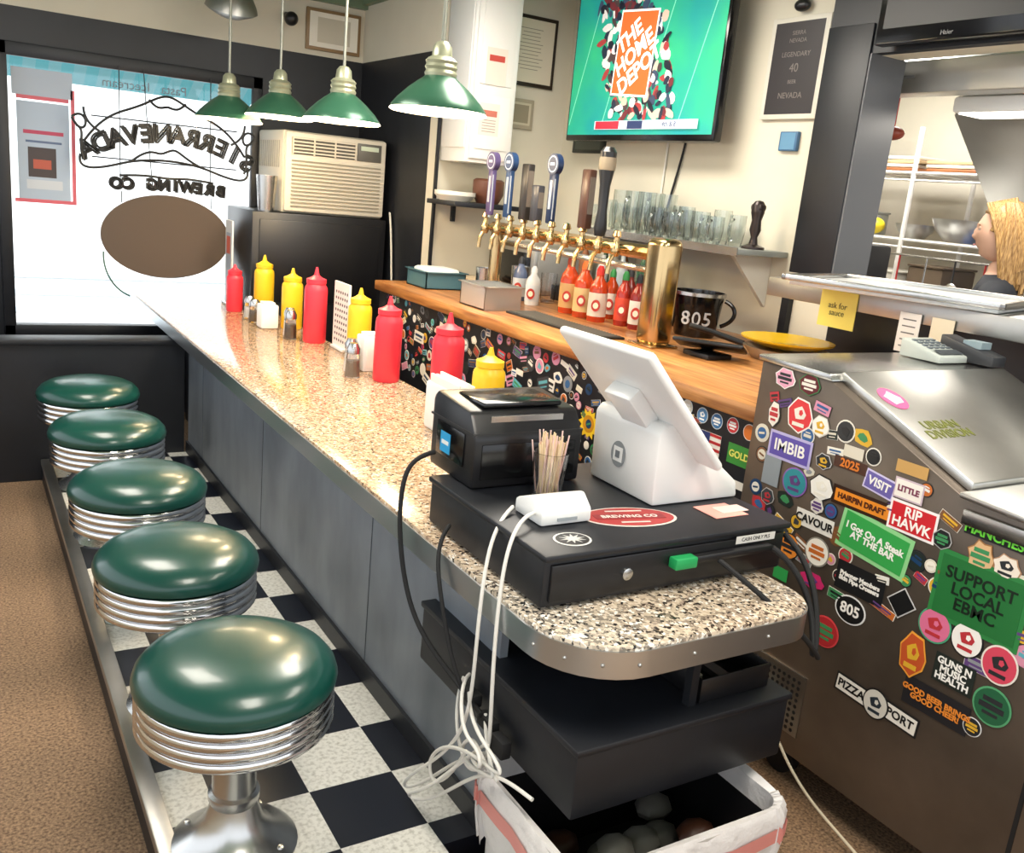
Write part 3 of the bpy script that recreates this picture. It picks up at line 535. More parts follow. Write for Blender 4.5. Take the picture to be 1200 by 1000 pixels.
sauce('hot_sauce_bottle',2.50,3.62,.27,'#b9401a','#8a3018','#c8a068',.044); sauce('hot_sauce_bottle',2.50,3.50,.26,'#b9401a','#e26a2a','#d8b880',.044)
sauce('hot_sauce_bottle',2.49,3.37,.25,'#b43a14','#c9281e','#d6ccbc',.042); sauce('hot_sauce_bottle',2.55,3.26,.24,'#98281a','#2c7d3c','#c8442a',.036); sauce('hot_sauce_bottle',2.55,3.16,.24,'#7e2018','#1d1d1f','#d6d0c4',.034)
sauce('hot_sauce_bottle',2.60,3.06,.23,'#98281a','#2c7d3c','#c8b23a',.034); sauce('hot_sauce_bottle',2.64,3.34,.25,'#6e2018','#1d1d1f','#b8442a',.034); sauce('hot_sauce_bottle',2.63,3.46,.23,'#a83a14','#2c7d3c','#e0d8c8',.034)
sauce('sanitizer_bottle',2.45,3.86,.19,'#dfe2e2','#e8e8e8','#cfd8de',.036); sauce('sanitizer_bottle',2.47,4.02,.22,'#5a6a8a','#20242a','#cfd8de',.036)
def drink(name,x,y,h,r,mat,z=1.02):
    b=B(name); b.lathe([(0,0),(r*.85,0),(r,h),(r*.95,h),(r*.8,.01),(0,.01)],(x,y,z),mat,22); b.obj()
drink('metal_cup',2.42,4.3,.13,.05,steel); drink('pint_glass',2.60,3.95,.15,.042,glass); drink('pint_glass',2.63,3.80,.15,.042,glass); drink('pint_glass',2.64,3.66,.15,.042,P('#7a4a2a')); drink('metal_cup',2.55,4.15,.16,.05,steel)
b=B('cutting_board_stack'); b.box((2.42,4.40,1.02),(2.62,4.68,1.05),wood,.005); b.box((2.43,4.42,1.05),(2.6,4.66,1.07),P('#c9b79a'),.005); b.obj()
b=B('toaster_oven'); b.box((2.66,4.2,1.022),(3.05,4.66,1.28),steelr,.015); b.box((2.652,4.24,1.06),(2.66,4.55,1.24),blackg,.003); b.box((2.68,4.192,1.05),(3.02,4.20,1.25),P('#8b8a86'),.003); b.obj()
b=B('liquor_rail'); b.box((2.72,3.25,1.02),(3.05,4.1,1.10),blackm,.005)
for k in range(10):
    y=3.3+k*.08; r=.03; h=1+.12*(k%3); b.lathe([(0,0),(r,0),(r,.12*h),(r*.4,.16*h),(r*.38,.19*h),(0,.19*h)],(2.80+.07*(k%2),y,1.10),P(['#5a3a20','#b9bab6','#2a4a34','#7a4a2a','#9aa2a4'][k%5],.15),14)
b.obj()
b=B('wall_shelf'); sh=P('#858a86',.3); b.box((2.80,2.86,1.385),(W-.002,4.0,1.41),sh,.004); b.box((2.795,2.86,1.38),(2.80,4.0,1.415),steel)
for y in (2.95,3.9): b.prism([(W-.002,1.385),(2.86,1.385),(W-.002,1.16)],lambda p,k,y=y:(p[0],y+k*.02,p[1]),P('#cfccc2'))
b.obj()
b=B('beer_glasses')
g2=M('glassware','#eef3f2',.0,trans=1)
for row,x in enumerate((2.86,2.99)):
    for k in range(10):
        y=3.08+k*.098; big=(k in (5,6,7)); h=.20 if big else .12+.03*((k*7+row)%3)/2; r=.045 if big else .038+.004*(k%2)
        b.lathe([(0,0),(r*.75,0),(r*.8,.01),(r,h*.5),(r*.97,h),(r*.92,h),(r*.94,h*.5),(r*.74,.016),(0,.016)],(x,y,1.4105),g2,20)
        if k%2==0: b.tube([(x-r*.9,y-.01,1.41+h*.85),(x-r-.03,y-.01,1.41+h*.8),(x-r-.03,y-.01,1.41+h*.3),(x-r*.85,y-.01,1.41+h*.2)],.006,g2,True)
b.obj()
db=M('dark_bronze','#3a3230',.3,.6)
b=B('beer_tap_handle_ornament'); b.lathe([(0,0),(.05,0),(.05,.01),(.02,.02),(.014,.05),(.025,.08),(.02,.12),(.028,.15),(.030,.18),(.018,.20),(0,.205)],(2.95,2.93,1.4105),db,18); b.box((2.93,2.90,1.57),(2.97,2.96,1.60),db,.01); b.obj()
# ------------------------------------------------------------------ televisions
def tvobj(y0,y1,z0,z1,x):
    b=B('television'); b.box((x,y0,z0),(x+.05,y1,z1),blackg,.008); b.box((x+.05,(y0+y1)/2-.15,(z0+z1)/2-.12),(W-.002,(y0+y1)/2+.15,(z0+z1)/2+.12),black)
    return b
b=tvobj(3.24,4.42,1.85,2.58,2.92)
def EM(n,c,s=1.0): return M('screen_'+n,c,.4,emit=c,es=s)
yc=3.83; XS=2.919
def f_grass(nt,b,tc):
    n=nt.nodes.new('ShaderNodeTexNoise'); n.inputs['Scale'].default_value=3; r=nt.nodes.new('ShaderNodeValToRGB')
    r.color_ramp.elements[0].position=.3; r.color_ramp.elements[0].color=srgb('#178a8a'); r.color_ramp.elements[1].position=.7; r.color_ramp.elements[1].color=srgb('#2fae74')
    nt.links.new(tc.outputs['Object'],n.inputs[0]); nt.links.new(n.outputs['Fac'],r.inputs[0]); nt.links.new(r.outputs[0],b.inputs['Base Color']); nt.links.new(r.outputs[0],b.inputs['Emission Color']); b.inputs['Emission Strength'].default_value=.65
grass=mapped('screen_grass',f_grass)
b.rect(T((XS,yc,2.225))@FX,1.15,.69,grass)
for k in range(4): b.rect(T((XS-.0008,4.3-k*.30,2.225))@FX@Matrix.Rotation(R(-18),4,'Z'),.005,.62,EM('line','#7fcfb0',.7))
random.seed(3)
n=0
for k in range(900):
    yy=random.uniform(3.50,4.22); zz=random.uniform(1.96,2.55); cx=3.86+.35*(zz-2.2)
    if abs(yy-cx)>.26: continue
    n+=1
    if n>260: break
    c=random.choice(['#a03a3a','#232c3c','#e3e0dc','#4a3a3a','#37455c','#c8b2a0','#1c1f2c','#6a2a30','#d9d4d0'])
    b.disc(T((XS-.001-.00003*n,yy,zz))@FX@Matrix.Rotation(random.random()*3,4,'Z'),.010+.018*random.random(),.018+.028*random.random(),EM('p'+c.strip('#'),c,.55),n=9,star=.1)
mo=T((XS-.012,3.87,2.26))@FX@Matrix.Rotation(R(-4),4,'Z')
b.rect(mo,.30,.40,EM('white','#f2eee8',.9),.001); b.rect(mo@T((0,0,.0012)),.28,.38,EM('orange','#e8622c',.8),.001)
b.text('THE\nHOME\nDEPOT',.108,mo@T((0,0,.003))@Matrix.Rotation(R(36),4,'Z'),EM('white','#f2eee8',1),.003)
b.rect(T((XS-.013,3.74,1.925))@FX,.80,.042,EM('bar','#cfd6dc',.7)); b.rect(T((XS-.014,4.03,1.925))@FX,.2,.038,EM('red','#c92a3a',.8)); b.rect(T((XS-.014,3.80,1.925))@FX,.12,.038,EM('navy','#26345a',.7)); b.text('4th & 8',.034,T((XS-.015,3.54,1.925))@FX,EM('navy','#26345a',.7))
b.rect(T((XS-.013,3.84,2.555))@FX,.30,.03,EM('bar','#cfd6dc',.7))
b.obj()
b=tvobj(1.3,2.50,2.20,2.60,2.97); b.rect(T((2.969,1.9,2.42))@FX,1.14,.33,M('tv_off_screen','#0a0b0d',.45)); b.text('Haier',.022,T((2.968,2.20,2.222))@FX,P('#7a7a7a')); b.obj()
b=B('tv_cable'); b.tube([(3.09,3.62,1.86),(3.085,3.64,1.7),(3.09,3.70,1.55),(3.09,3.72,1.42)],.006,rubber,True); b.tube([(3.09,3.75,1.86),(3.09,3.76,1.42)],.005,P('#d8d6ce')); b.obj()
# ------------------------------------------------------------------ wall decorations
def frameX(name,y0,y1,z0,z1,fc,mc,ic,lines=(),fill=.8):
    b=B(name); x=W-.022; yc,zc=(y0+y1)/2,(z0+z1)/2; b.box((x,y0,z0),(W-.001,y1,z1),P(fc),.004); b.rect(T((x,yc,zc))@FX,y1-y0-.03,z1-z0-.03,P(mc)); b.rect(T((x-.0008,yc,zc))@FX,(y1-y0)*fill,(z1-z0)*(fill+.06),P(ic))
    for tx,ts,dz in lines: b.text(tx,ts,T((x-.002,yc,zc+dz))@FX,P('#756f6a'))
    b.obj()
def frameY(name,x0,x1,z0,z1,fc,mc,yw,lines=True,ic=None):
    b=B(name); y=yw-.022; b.box((x0,y,z0),(x1,yw-.001,z1),P(fc),.004); b.rect(T(((x0+x1)/2,y,(z0+z1)/2))@FY,x1-x0-.04,z1-z0-.04,P(mc))
    if ic: b.rect(T(((x0+x1)/2,y-.0008,(z0+z1)/2))@FY,(x1-x0)*.6,(z1-z0)*.6,P(ic))
    if lines:
        for k in range(12): b.rect(T(((x0+x1)/2,y-.001,z0+.09+k*(z1-z0-.16)/11))@FY,(x1-x0-.14)*random.uniform(.5,.9),.0035,P('#8a8478'))
    b.obj()
frameX('framed_poster',2.82,3.14,1.96,2.37,'#cfcbbf','#cfcbbf','#2a2629',[('SIERRA',.024,.14),('NEVADA',.024,.11),('LEGENDARY',.028,.055),('40',.05,0),('BEER',.022,-.055),('NEVADA',.034,-.11)],.84)
frameX('wall_sticker',2.90,3.00,1.83,1.91,'#3a6288','#3a6288','#5b88a8')
frameX('framed_photo',4.28,4.58,1.80,2.08,'#1d2420','#2a322c','#4a524a'); frameX('framed_poster',4.46,4.66,2.2,2.42,'#e6e2d8','#3f5f86','#b8c8d8')
frameY('framed_certificate',2.64,2.98,2.13,2.50,'#2c2117','#d6cdb8',4.72); frameY('wall_clock_plaque',2.70,2.87,1.90,2.06,'#a39a86','#c2b9a2',4.72,False,'#8f8571')
frameY('framed_certificate',1.92,2.27,2.28,2.52,'#8a6f4c','#ece7da',5.9,False,'#c9c2b0')
b=B('wall_ornament'); b.sph((W-.03,2.98,2.41),(.025,.04,.025),black); b.lathe([(0,0),(.018,0),(.018,.07),(0,.07)],(W-.03,2.98,2.42),black,10); b.obj()
b=B('wall_cabinet'); cw=P('#dededb',.4); b.box((2.31,4.42,1.68),(2.58,4.715,CZ-.02),cw,.004); b.box((2.325,4.405,1.70),(2.565,4.42,CZ-.05),cw,.004); b.box((2.35,4.398,1.75),(2.54,4.406,2.02),cw,.006); b.box((2.35,4.398,2.07),(2.54,4.406,CZ-.1),cw,.006)
b.box((2.302,4.43,1.75),(2.31,4.70,2.5),cw,.004); b.rect(T((2.44,4.3975,2.16))@FY,.12,.18,P('#d8cfc4')); b.rect(T((2.44,4.3965,2.20))@FY,.09,.03,P('#b8433a')); b.rect(T((2.42,4.3975,1.9))@FY,.12,.16,P('#dcd0c6')); b.rect(T((2.42,4.3965,1.93))@FY,.09,.03,P('#b86a5a'))
for k in range(5): b.rect(T((2.42,4.3965,1.84+k*.014))@FY,.08,.004,P('#9a8f86'))
b.obj()
b=B('wall_shelf'); b.box((2.24,4.36,1.45),(2.66,4.695,1.475),blackm,.003); b.box((2.40,4.69,1.36),(2.42,4.715,1.47),blackm); b.obj()
b=B('paper_plate_stack'); b.lathe([(0,0),(.08,0),(.11,.03),(.11,.05),(.075,.03),(0,.03)],(2.32,4.52,1.475),P('#d4d0c6'),28); b.obj()
b=B('clay_pot'); b.lathe([(0,0),(.06,0),(.085,.05),(.085,.12),(.07,.13),(.06,.12),(0,.11)],(2.52,4.52,1.475),P('#5c3626'),24); b.obj()
# ------------------------------------------------------------------ AC, cabinet
b=B('back_bar_cabinet'); b.box((1.46,5.3,.001),(2.27,5.85,1.31),black,.006); b.box((1.50,5.292,.80),(2.23,5.30,1.27),black,.004); b.obj()
b=B('air_conditioner'); ac=P('#c9c2b2',.5); x0,x1,z0,z1=1.64,2.26,1.311,1.77
b.box((x0,5.36,z0),(x1,5.85,z1),ac,.012); b.box((x0+.005,5.32,z0+.01),(x1-.005,5.36,z1-.005),ac,.015)
for k in range(13): b.box((x0+.04,5.312,z0+.04+k*.021),(x1-.04,5.322,z0+.047+k*.021),P('#8a8474'))
b.box((x0+.04,5.316,z1-.128),(x0+.42,5.321,z1-.035),P('#4f4c44'))
for k in range(5): b.box((x0+.04,5.308,z1-.12+k*.019),(x0+.42,5.322,z1-.112+k*.019),ac)
for k in range(4): b.box((x0+.04+k*.125,5.306,z1-.13),(x0+.047+k*.125,5.32,z1-.035),ac)
b.box((x1-.19,5.312,z1-.13),(x1-.04,5.321,z1-.03),P('#57554f'),.003); b.box((x1-.17,5.309,z1-.07),(x1-.06,5.313,z1-.045),P('#b8c4b0'))
for k in range(14): b.box((x0-.002,5.42+k*.03,z0+.25),(x0+.002,5.43+k*.03,z0+.40),P('#8f8a7c'))
b.obj()
b=B('cocktail_shaker'); b.lathe([(0,0),(.045,0),(.06,.20),(.057,.20),(.043,.01),(0,.01)],(1.56,5.38,1.311),steel,24); b.obj()
b=B('power_cord'); b.tube([(2.28,5.28,1.36),(2.285,5.26,1.3),(2.283,5.22,1.1),(2.284,5.2,.95)],.006,P('#c9c6ba'),True); b.obj()
# ------------------------------------------------------------------ window dressing
b=B('neon_sign'); nm=P('#17191c',.4)
def arctext(txt,xc,zc,rad,size,a0,a1):
    n=len(txt)
    for i,ch in enumerate(txt):
        a=R(a0+(a1-a0)*i/(n-1)); x=xc+rad*math.sin(a); z=zc+rad*math.cos(a)
        if ch==' ': continue
        for dd in (0,.010):
            cu=bpy.data.curves.new('q','FONT'); cu.body=ch; cu.size=size; cu.align_x='CENTER'; cu.fill_mode='NONE'; cu.bevel_depth=.0055; cu.bevel_resolution=1
            b.curve(cu,T((x+dd,5.80,z-dd*.6))@Matrix.Rotation(a,4,'Y')@FYr,nm)
arctext('SIERRANEVADA',1.11,.80,.84,.135,30,-30)
arctext('BREWING CO',1.11,-3.0,4.37,.085,3.8,-3.8)
for pts in [[(.66,1.60),(.75,1.74),(.92,1.80),(1.02,1.86),(1.10,1.90),(1.18,1.86),(1.28,1.80),(1.45,1.74),(1.54,1.60)],[(.64,1.53),(.62,1.45),(.76,1.46),(.9,1.52),(1.10,1.54),(1.30,1.52),(1.44,1.46),(1.58,1.45),(1.56,1.53)],[(.9,1.51),(1.0,1.60),(1.06,1.54),(1.14,1.63),(1.2,1.55),(1.3,1.51)],[(1.0,1.86),(1.05,1.80),(1.10,1.86),(1.15,1.80),(1.20,1.86)],[(.62,1.68),(.68,1.66),(.62,1.58),(.66,1.50)],[(1.58,1.68),(1.52,1.66),(1.58,1.58),(1.54,1.50)],[(.66,1.78),(.66,1.70),(.74,1.66)],[(1.54,1.78),(1.54,1.70),(1.46,1.66)],[(.84,1.43),(1.0,1.45),(1.10,1.42),(1.2,1.45),(1.36,1.43)],[(.60,1.72),(.64,1.76),(.70,1.70),(.64,1.64),(.60,1.72)],[(1.60,1.72),(1.56,1.76),(1.50,1.70),(1.56,1.64),(1.60,1.72)]]:
    b.tube([(x,5.80,z) for x,z in pts],.007,nm,True)
for z in (1.52,1.74): b.tube([(.7,5.82,z),(1.5,5.82,z)],.004,nm)
for x in (.85,1.35): b.tube([(x,5.83,1.4),(x,5.85,2.02)],.003,nm)
b.tube([(1.02,5.80,1.38),(1.0,5.82,1.6),(.98,5.85,2.02)],.003,nm,True)
b.text('Pasta   Icecream',.07,T((1.0,5.92,1.93))@FYr,P('#7a8a96'),0); b.obj()
b=B('oval_hanging_sign'); b.disc(T((1.095,5.80,1.10))@FY,.36,.24,P('#54473d',.6),.02,48)
for x in (.85,1.35): b.tube([(x,5.79,1.28),(x,5.79,1.345)],.003,nm)
b.tube([(.75,5.79,1.0),(.74,5.76,.9),(.78,5.7,.80),(.86,5.6,.775)],.005,P('#3a5a4a'),True); b.obj()
b=B('window_poster'); y=5.925
b.rect(T((.47,y,1.52))@FY,.26,.52,P('#a9bace')); b.rect(T((.46,y-.001,1.46))@FY,.14,.16,P('#3d3436')); b.rect(T((.46,y-.002,1.45))@FY,.09,.05,P('#b0533f')); b.rect(T((.47,y-.001,1.62))@FY,.2,.02,P('#b03a5a')); b.rect(T((.47,y-.001,1.57))@FY,.18,.012,P('#5a6a8a')); b.rect(T((.47,y-.001,1.34))@FY,.18,.05,P('#c2cad4'))
b.rect(T((.62,y,1.55))@FY,.02,.62,P('#d0606e')); b.rect(T((.47,y-.0005,1.25))@FY,.3,.02,P('#d0606e')); b.rect(T((.47,y,1.88))@FY,.3,.14,P('#a9b6c6')); b.rect(T((.47,y-.001,1.80))@FY,.26,.02,P('#d0606e')); b.obj()
# ------------------------------------------------------------------ pendant lamps
lm=M('enamel_green','#33604a',.28,.2); lin=M('lamp_inner_white','#fff3dc',.5,emit='#fff0d0',es=4.0); bulb=M('bulb','#fff6e0',.3,emit='#ffedc8',es=16)
for x,y,z,e in [(1.27,5.10,1.775,5),(1.475,4.90,1.81,7),(1.515,4.1,1.785,15),(1.485,3.07,1.80,15)]:
    b=B('pendant_lamp'); c=(x,y,z)
    b.lathe([(.168,0),(.166,.008),(.145,.034),(.11,.068),(.08,.092),(.06,.106),(.052,.114)],c,lm,36)
    b.lathe([(.168,0),(.172,-.006),(.165,-.010),(.155,.006),(.12,.04),(.07,.08),(0,.085)],c,lin,36)
    b.lathe([(.054,.110),(.057,.122),(.052,.132),(.057,.142),(.052,.152),(.056,.162),(.046,.172),(.036,.177),(.032,.21),(.02,.225),(0,.23)],c,M('lamp_neck','#a9ac92',.35,.5),24)
    b.tube([(x,y,z+.22),(x,y,CZ-.02)],.007,M('lamp_stem','#8e8f84',.4,.6)); b.lathe([(0,0),(.06,0),(.05,.02),(0,.02)],(x,y,CZ-.022),steel,20)
    b.sph((x,y,z+.03),.03,bulb)
    o=b.obj(); light('bulb_light','POINT',(x,y,z-.02),e,(1,.76,.46),.06,parent=o)
b=B('ceiling_speaker'); b.lathe([(0,.12),(.06,.12),(.09,.10),(.13,.03),(.14,0),(.125,-.01),(.06,-.04),(0,-.05)],(1.36,5.45,2.36),steelr,28,rot=Matrix.Rotation(R(20),4,'X')); b.tube([(1.36,5.43,2.45),(1.36,5.43,CZ)],.02,steelr); b.obj()
b=B('security_camera'); b.sph((1.80,5.80,2.42),(.04,.05,.04),black); b.tube([(1.80,5.8,2.42),(1.80,5.9,2.45)],.02,black); b.obj()
b=B('trim_4'); b.box((1.2,5.85,2.56),(2.3,5.9,CZ-.001),P('#6f8268')); b.box((2.26,4.84,2.58),(2.3,5.84,CZ-.001),P('#6f8268')); b.obj()
# ------------------------------------------------------------------ kitchen contents
bs=M('bright_steel')
b=B('wire_shelf_rack'); wm=P('#e6e4e0',.35)
for z in (.3,1.10,1.50,1.86):
    for x in (4.55,4.75,5.1): b.tube([(x,2.3,z),(x,4.5,z)],.009,wm,res=1)
    for k in range(30): b.tube([(4.55,2.3+k*.075,z),(5.1,2.3+k*.075,z)],.004,wm,res=0)
    b.tube([(4.55,2.3,z-.04),(4.55,4.5,z-.04)],.006,wm,res=0)
for x in (4.55,5.1):
    for y in (2.3,3.4,4.5): b.tube([(x,y,0),(x,y,2.1)],.014,wm,res=2)
b.tube([(4.50,2.4,1.42),(4.50,4.0,1.42)],.006,steel)
for k in range(9):
    y=2.5+k*.17; L_=.14+.03*(k%3); b.tube([(4.50,y,1.42),(4.50,y,1.42-L_)],.005,[P('#2a2a2c'),steel,P('#b62828')][k%3])
    b.sph((4.50,y,1.41-L_),(.012,.035,.035),[steel,P('#2a2a2c'),bs][k%3],seg=12)
b.tube([(4.50,2.4,1.42),(4.55,2.4,1.46)],.004,steel); b.tube([(4.50,4.0,1.42),(4.55,4.0,1.46)],.004,steel)
b.obj()
def onshelf(name,mat,x,y,z,w_,d,h,bev=.01): b=B(name); b.box((x-w_/2,y-d/2,z),(x+w_/2,y+d/2,z+h),mat,bev); b.box((x-w_/2-.005,y-d/2-.005,z+h),(x+w_/2+.005,y+d/2+.005,z+h+.012),mat,.004); return b.obj()
for y,n_ in ((3.62,4),(3.2,3)):
    b=B('paper_tray_stack')
    for k in range(n_): b.box((4.6+.01*k,y-.19+.01*(k%2),1.871+k*.022),(5.0,y+.17+.01*(k%3),1.889+k*.022),P(['#98603a','#d6cdbf','#b9a07c','#dfd9cc'][k%4]),.004)
    b.obj()
onshelf('storage_container',P('#b62828'),4.70,4.02,1.511,.16,.16,.15); onshelf('storage_container',P('#b8bbb6'),4.75,3.80,1.511,.18,.14,.12); onshelf('storage_container',P('#c2c4c0'),4.75,2.65,1.511,.2,.2,.14); onshelf('storage_container',P('#2f5fb0'),4.75,2.9,1.111,.3,.3,.12); onshelf('storage_container',P('#b0b4b0'),4.75,2.5,1.111,.3,.3,.16); onshelf('storage_container',P('#c9c6bd'),4.75,3.55,1.111,.35,.3,.2); onshelf('storage_container',P('#a8423a'),4.75,2.8,1.871,.2,.2,.1); onshelf('storage_container',P('#6a5a4a'),4.75,3.25,1.111,.3,.22,.25); onshelf('storage_container',P('#8a8f92'),4.75,4.0,1.111,.3,.3,.22); onshelf('storage_container',P('#d8c8a8'),4.75,4.05,1.871,.3,.3,.12)
for y,s in ((3.15,.17),(2.90,.10),(3.45,.11)):
    b=B('steel_mixing_bowl'); b.lathe([(0,0),(s*.5,0),(s*.85,s*.35),(s,s*.7),(s*.97,s*.7),(s*.8,s*.37),(s*.45,.01),(0,.01)],(4.72,y,1.511),bs,28); b.obj()
b=B('lemon'); b.sph((4.58,3.63,1.562),(.06,.07,.048),P('#e8d02c')); b.sph((4.58,3.70,1.565),(.015,.02,.015),P('#d8c02c')); b.obj()
b=B('steel_prep_table'); b.box((3.5,2.95,.88),(4.3,4.4,.92),steel,.004)
for x in (3.55,4.25):
    for y in (3.0,4.35): b.cyl((x,y,0),.02,.88,steel)
b.box((3.52,2.97,.3),(4.28,4.38,.32),steelr); b.obj()
b=B('microwave_oven'); b.box((3.6,3.0,.92),(4.0,3.45,1.22),black,.01); b.box((3.592,3.1,.96),(3.6,3.42,1.18),blackg,.003); b.obj()
b=B('black_crate'); b.box((3.62,3.01,1.22),(3.98,3.3,1.47),P('#2b2b2e'),.02)
for k in range(6): b.box((3.612,3.03+k*.045,1.25),(3.62,3.05+k*.045,1.44),P('#3d3d42'))
b.obj()
b=B('steel_pot'); b.lathe([(0,0),(.13,0),(.13,.2),(.135,.2),(.12,.2),(.12,.01),(0,.01)],(4.05,3.8,.92),steel,28); b.tube([(3.92,3.8,1.08),(3.87,3.78,1.08),(3.87,3.82,1.1),(3.92,3.82,1.08)],.006,steel); b.obj()
sh_=M('hood_steel','#c4c3be',.33,.8,noise=.2,nscale=2)
b=B('exhaust_hood'); b.prism([(3.3,2.08),(3.3,2.20),(3.42,2.24),(5.0,2.5),(5.0,2.42),(3.42,2.10),(3.42,2.08)],lambda p,k:(p[0],.6+k*2.3,p[1]),sh_,.003); b.rect(T((3.299,2.74,2.14))@FX,.07,.05,P('#d8d23a')); b.rect(T((3.2985,2.60,2.14))@FX,.10,.012,P('#6a6a6a'))
b.box((3.36,2.3,2.25),(3.44,2.34,CZ-.001),steelr); b.box((3.36,1.0,2.25),(3.44,1.04,CZ-.001),steelr); b.obj()
b=B('hood_side_panel'); b.prism([(3.75,2.13),(3.75,2.06),(4.35,1.50),(4.40,1.50),(4.40,2.25)],lambda p,k:(p[0],2.64+k*.02,p[1]),sh_,.002); b.box((4.36,2.3,.001),(4.40,2.66,1.5),sh_)
b.prism([(3.75,2.06),(4.35,1.50),(4.35,1.47),(3.72,2.05)],lambda p,k:(p[0],1.9+k*.74,p[1]),sh_); b.obj()
b=B('hanging_ladle'); b.tube([(3.6,2.84,2.12),(3.6,2.84,1.99)],.006,P('#c82a2a')); b.sph((3.6,2.84,1.96),(.05,.05,.03),P('#8a3a2a')); b.obj()
warm=(1,.93,.82)
b=B('added_fill_panel'); b.box((3.7,2.95,CZ-.04),(4.6,3.9,CZ-.001),white,.004); b.box((3.75,3.0,CZ-.045),(4.55,3.85,CZ-.04),M('fill_glow','#ffffff',.5,emit='#fff8ec',es=3)); o=b.obj(); light('fill_light','AREA',(4.15,3.4,CZ-.06),42,(1,.95,.88),.8,.9,parent=o)  # added fill: glowing ceiling panel and area light to brighten the kitchen
for (x,y,e) in ((1.9,3.2,50),(.3,3.4,35),(.7,.6,38),(2.4,1.0,27)):  # added fill panels on the unseen ceiling, brightening the room
    b=B('added_fill_panel'); b.box((x-.3,y-.6,CZ-.04),(x+.3,y+.6,CZ-.001),white,.004); b.box((x-.27,y-.57,CZ-.045),(x+.27,y+.57,CZ-.04),M('fill_glow')); o=b.obj(); light('fill_light','AREA',(x,y,CZ-.06),e,warm,.54,1.14,parent=o)
b=B('added_hood_fill'); b.box((3.5,2.0,2.03),(3.7,2.5,2.09),white,.01); b.box((3.52,2.02,2.024),(3.68,2.48,2.03),M('fill_glow')); o=b.obj(); light('fill_light','AREA',(3.6,2.25,2.01),6,(1,.93,.82),.15,.45,parent=o)  # added fill light under the hood to brighten its steel
# ------------------------------------------------------------------ woman in kitchen
root=bpy.data.objects.new('woman',None); COL.objects.link(root)
J={'pel':(0,0,.86,.15),'wst':(0,0,1.02,.125),'chs':(0,0,1.20,.14),'shc':(0,-.01,1.33,.09),'nck':(0,0,1.42,.05),'nk2':(0,.01,1.47,.048),
'sl':(-.17,0,1.31,.062),'el':(-.22,.06,1.05,.045),'wl':(-.12,.26,1.02,.03),'pl':(-.09,.33,1.02,.033),
'sr':(.17,0,1.31,.062),'er':(.22,.06,1.05,.045),'wr':(.12,.26,1.02,.03),'pr':(.09,.33,1.02,.033),
'hl':(-.09,0,.78,.10),'kl':(-.10,.02,.46,.065),'al':(-.10,-.02,.09,.045),'tl':(-.10,.12,.04,.035),
'hr':(.09,0,.78,.10),'kr':(.10,.02,.46,.065),'ar':(.10,-.02,.09,.045),'tr':(.10,.12,.04,.035)}
E=[('pel','wst'),('wst','chs'),('chs','shc'),('shc','nck'),('nck','nk2'),('shc','sl'),('sl','el'),('el','wl'),('wl','pl'),('shc','sr'),('sr','er'),('er','wr'),('wr','pr'),('pel','hl'),('hl','kl'),('kl','al'),('al','tl'),('pel','hr'),('hr','kr'),('kr','ar'),('ar','tr')]
for s_,sg in (('l',-1),('r',1)):
    px,py,pz,_=J['p'+s_]
    for i in range(4):
        q=(i-1.5)*.02; ln=[.065,.08,.075,.055][i]; J['f%s%d'%(s_,i)]=(px+q,py+.03+ln*.5,pz,.009); J['g%s%d'%(s_,i)]=(px+q*1.1,py+.03+ln,pz-.025,.008); E+=[('p'+s_,'f%s%d'%(s_,i)),('f%s%d'%(s_,i),'g%s%d'%(s_,i))]
    J['t%s0'%s_]=(px-sg*.045,py+.0,pz,.01); J['t%s1'%s_]=(px-sg*.05,py+.04,pz-.01,.009); E+=[('p'+s_,'t%s0'%s_),('t%s0'%s_,'t%s1'%s_)]
ks=list(J); me=bpy.data.meshes.new('body'); me.from_pydata([J[k][:3] for k in ks],[(ks.index(a),ks.index(c)) for a,c in E],[])
bo=bpy.data.objects.new('body',me); COL.objects.link(bo); bo.parent=root
bo.modifiers.new('skin','SKIN')
for i,k in enumerate(ks): me.skin_vertices[0].data[i].radius=(J[k][3],)*2
me.skin_vertices[0].data[ks.index('pel')].use_root=True
bo.modifiers.new('sub','SUBSURF').levels=2
bpy.context.view_layer.update(); dg=bpy.context.evaluated_depsgraph_get(); nm_=bpy.data.meshes.new_from_object(bo.evaluated_get(dg)); bo.modifiers.clear(); bo.data=nm_
skin=M('skin','#d8ac94',.55); shirt=M('dark_shirt','#22262e',.8); jeans=M('jeans','#28323f',.8)
nm_.materials.clear()
for m_ in (shirt,jeans,skin,black): nm_.materials.append(m_)
for p in nm_.polygons:
    c=p.center; p.use_smooth=True
    i=0
    if c.z<.88: i=1
    if c.z<.12: i=3
    if c.z>1.405 and abs(c.x)<.1: i=2
    if c.y>.12 and c.z>.9: i=2
    p.material_index=i
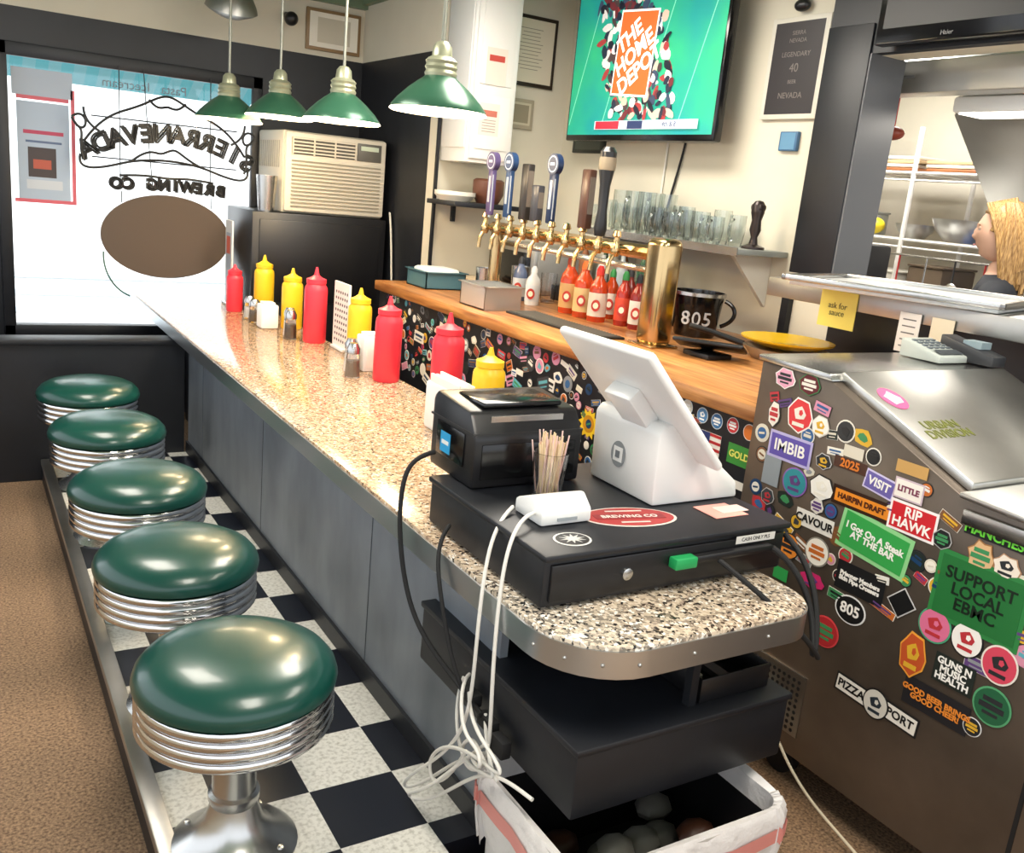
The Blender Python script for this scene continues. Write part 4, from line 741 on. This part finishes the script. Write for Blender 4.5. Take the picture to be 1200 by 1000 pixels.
# head: skull + jaw profile, faces +Y
t=bmesh.new(); bmesh.ops.create_icosphere(t,subdivisions=5,radius=1)
g=lambda a,s: math.exp(-(a/s)**2)
for v in t.verts:
    x,y,z=v.co
    w_=.072*(1-.22*max(0,-z)**1.5); v.co.x=x*w_; v.co.z=z*.118; v.co.y=y*.093
    if z<-.1 and y<0: v.co.y*=(1-.40*(-z-.1))
    if y>0: v.co.y*=(1-.10*max(0,-z))
    X_,Z_=v.co.x,v.co.z
    if y>0:
        v.co.y+=.017*g(X_,.011)*g(Z_+.022,.012)+.009*g(X_,.009)*g(Z_-.004,.018)     # nose
        v.co.y+=.004*g(X_,.04)*g(Z_-.030,.010)                                     # brow
        v.co.y-=.007*g(Z_-.012,.010)*(g(X_-.029,.014)+g(X_+.029,.014))             # sockets
        v.co.y-=.004*g(X_,.014)*g(Z_-.016,.008)
        v.co.y+=.005*g(X_,.02)*(g(Z_+.050,.006)+g(Z_+.061,.006))                   # lips
        v.co.y-=.003*g(X_,.03)*g(Z_+.073,.006)
        v.co.y+=.011*g(X_,.022)*g(Z_+.094,.016)                                    # chin
b=B('head'); b.put(t,skin,T((0,.03,1.575)))
for e in (-.029,.029):
    b.sph((e,.1035,1.587),(.011,.010,.009),P('#cfc6be'),seg=14); b.sph((e,.1105,1.587),(.0045,.004,.0045),P('#39546a'),seg=8)
    b.sph((e,.1045,1.591),(.013,.010,.008),skin,seg=12); b.sph((e,.112,1.604),(.017,.004,.003),P('#8a6a45'),seg=10)
b.sph((0,.1195,1.5195),(.018,.006,.0045),P('#b8706a'),seg=12)
for e in (-1,1): b.sph((e*.072,.02,1.573),(.009,.018,.03),skin,seg=12)
b.obj(parent=root)
hairm=M('blonde_hair','#c79f66',.4,col2='#7f5b30',nscale=26,stretch=(8,8,1.2))
t=bmesh.new(); bmesh.ops.create_icosphere(t,subdivisions=4,radius=1)
for v in list(t.verts):
    x,y,z=v.co
    if y>.55 and z<.45: v.co=v.co*.8
    v.co.x*=.086; v.co.y=v.co.y*.108; v.co.z=v.co.z*.118
    if z<-.2: v.co.y=min(v.co.y,.01)
b=B('hair'); b.put(t,hairm,T((0,.012,1.60)))
random.seed(5)
for k in range(60):
    a=R(176+k*3.2); x0=.087*math.cos(a); y0=.102*math.sin(a); j=random.uniform(-.010,.010)
    b.tube([(x0*.60,y0*.6+.02,1.70),(x0*.95,y0*.9,1.64),(x0*1.05+j,y0*1.08,1.54),(x0*.98-j,y0*1.18-.01,1.44),(x0*.9+j,y0*1.12-.02,1.32+.06*random.random())],.006+.003*random.random(),hairm,True)
for sg in (-1,1):
    for q in range(11): b.tube([(sg*.010,.098-q*.010,1.693+q*.003),(sg*.060,.084-q*.011,1.668),(sg*.083,.045-q*.010,1.60),(sg*.088,.02-q*.010,1.52),(sg*.08,-.01-q*.008,1.38+.006*q)],.0065,hairm,True)
b.obj(parent=root)
root.location=(3.83,2.35,.0); root.rotation_euler=(0,0,R(28))
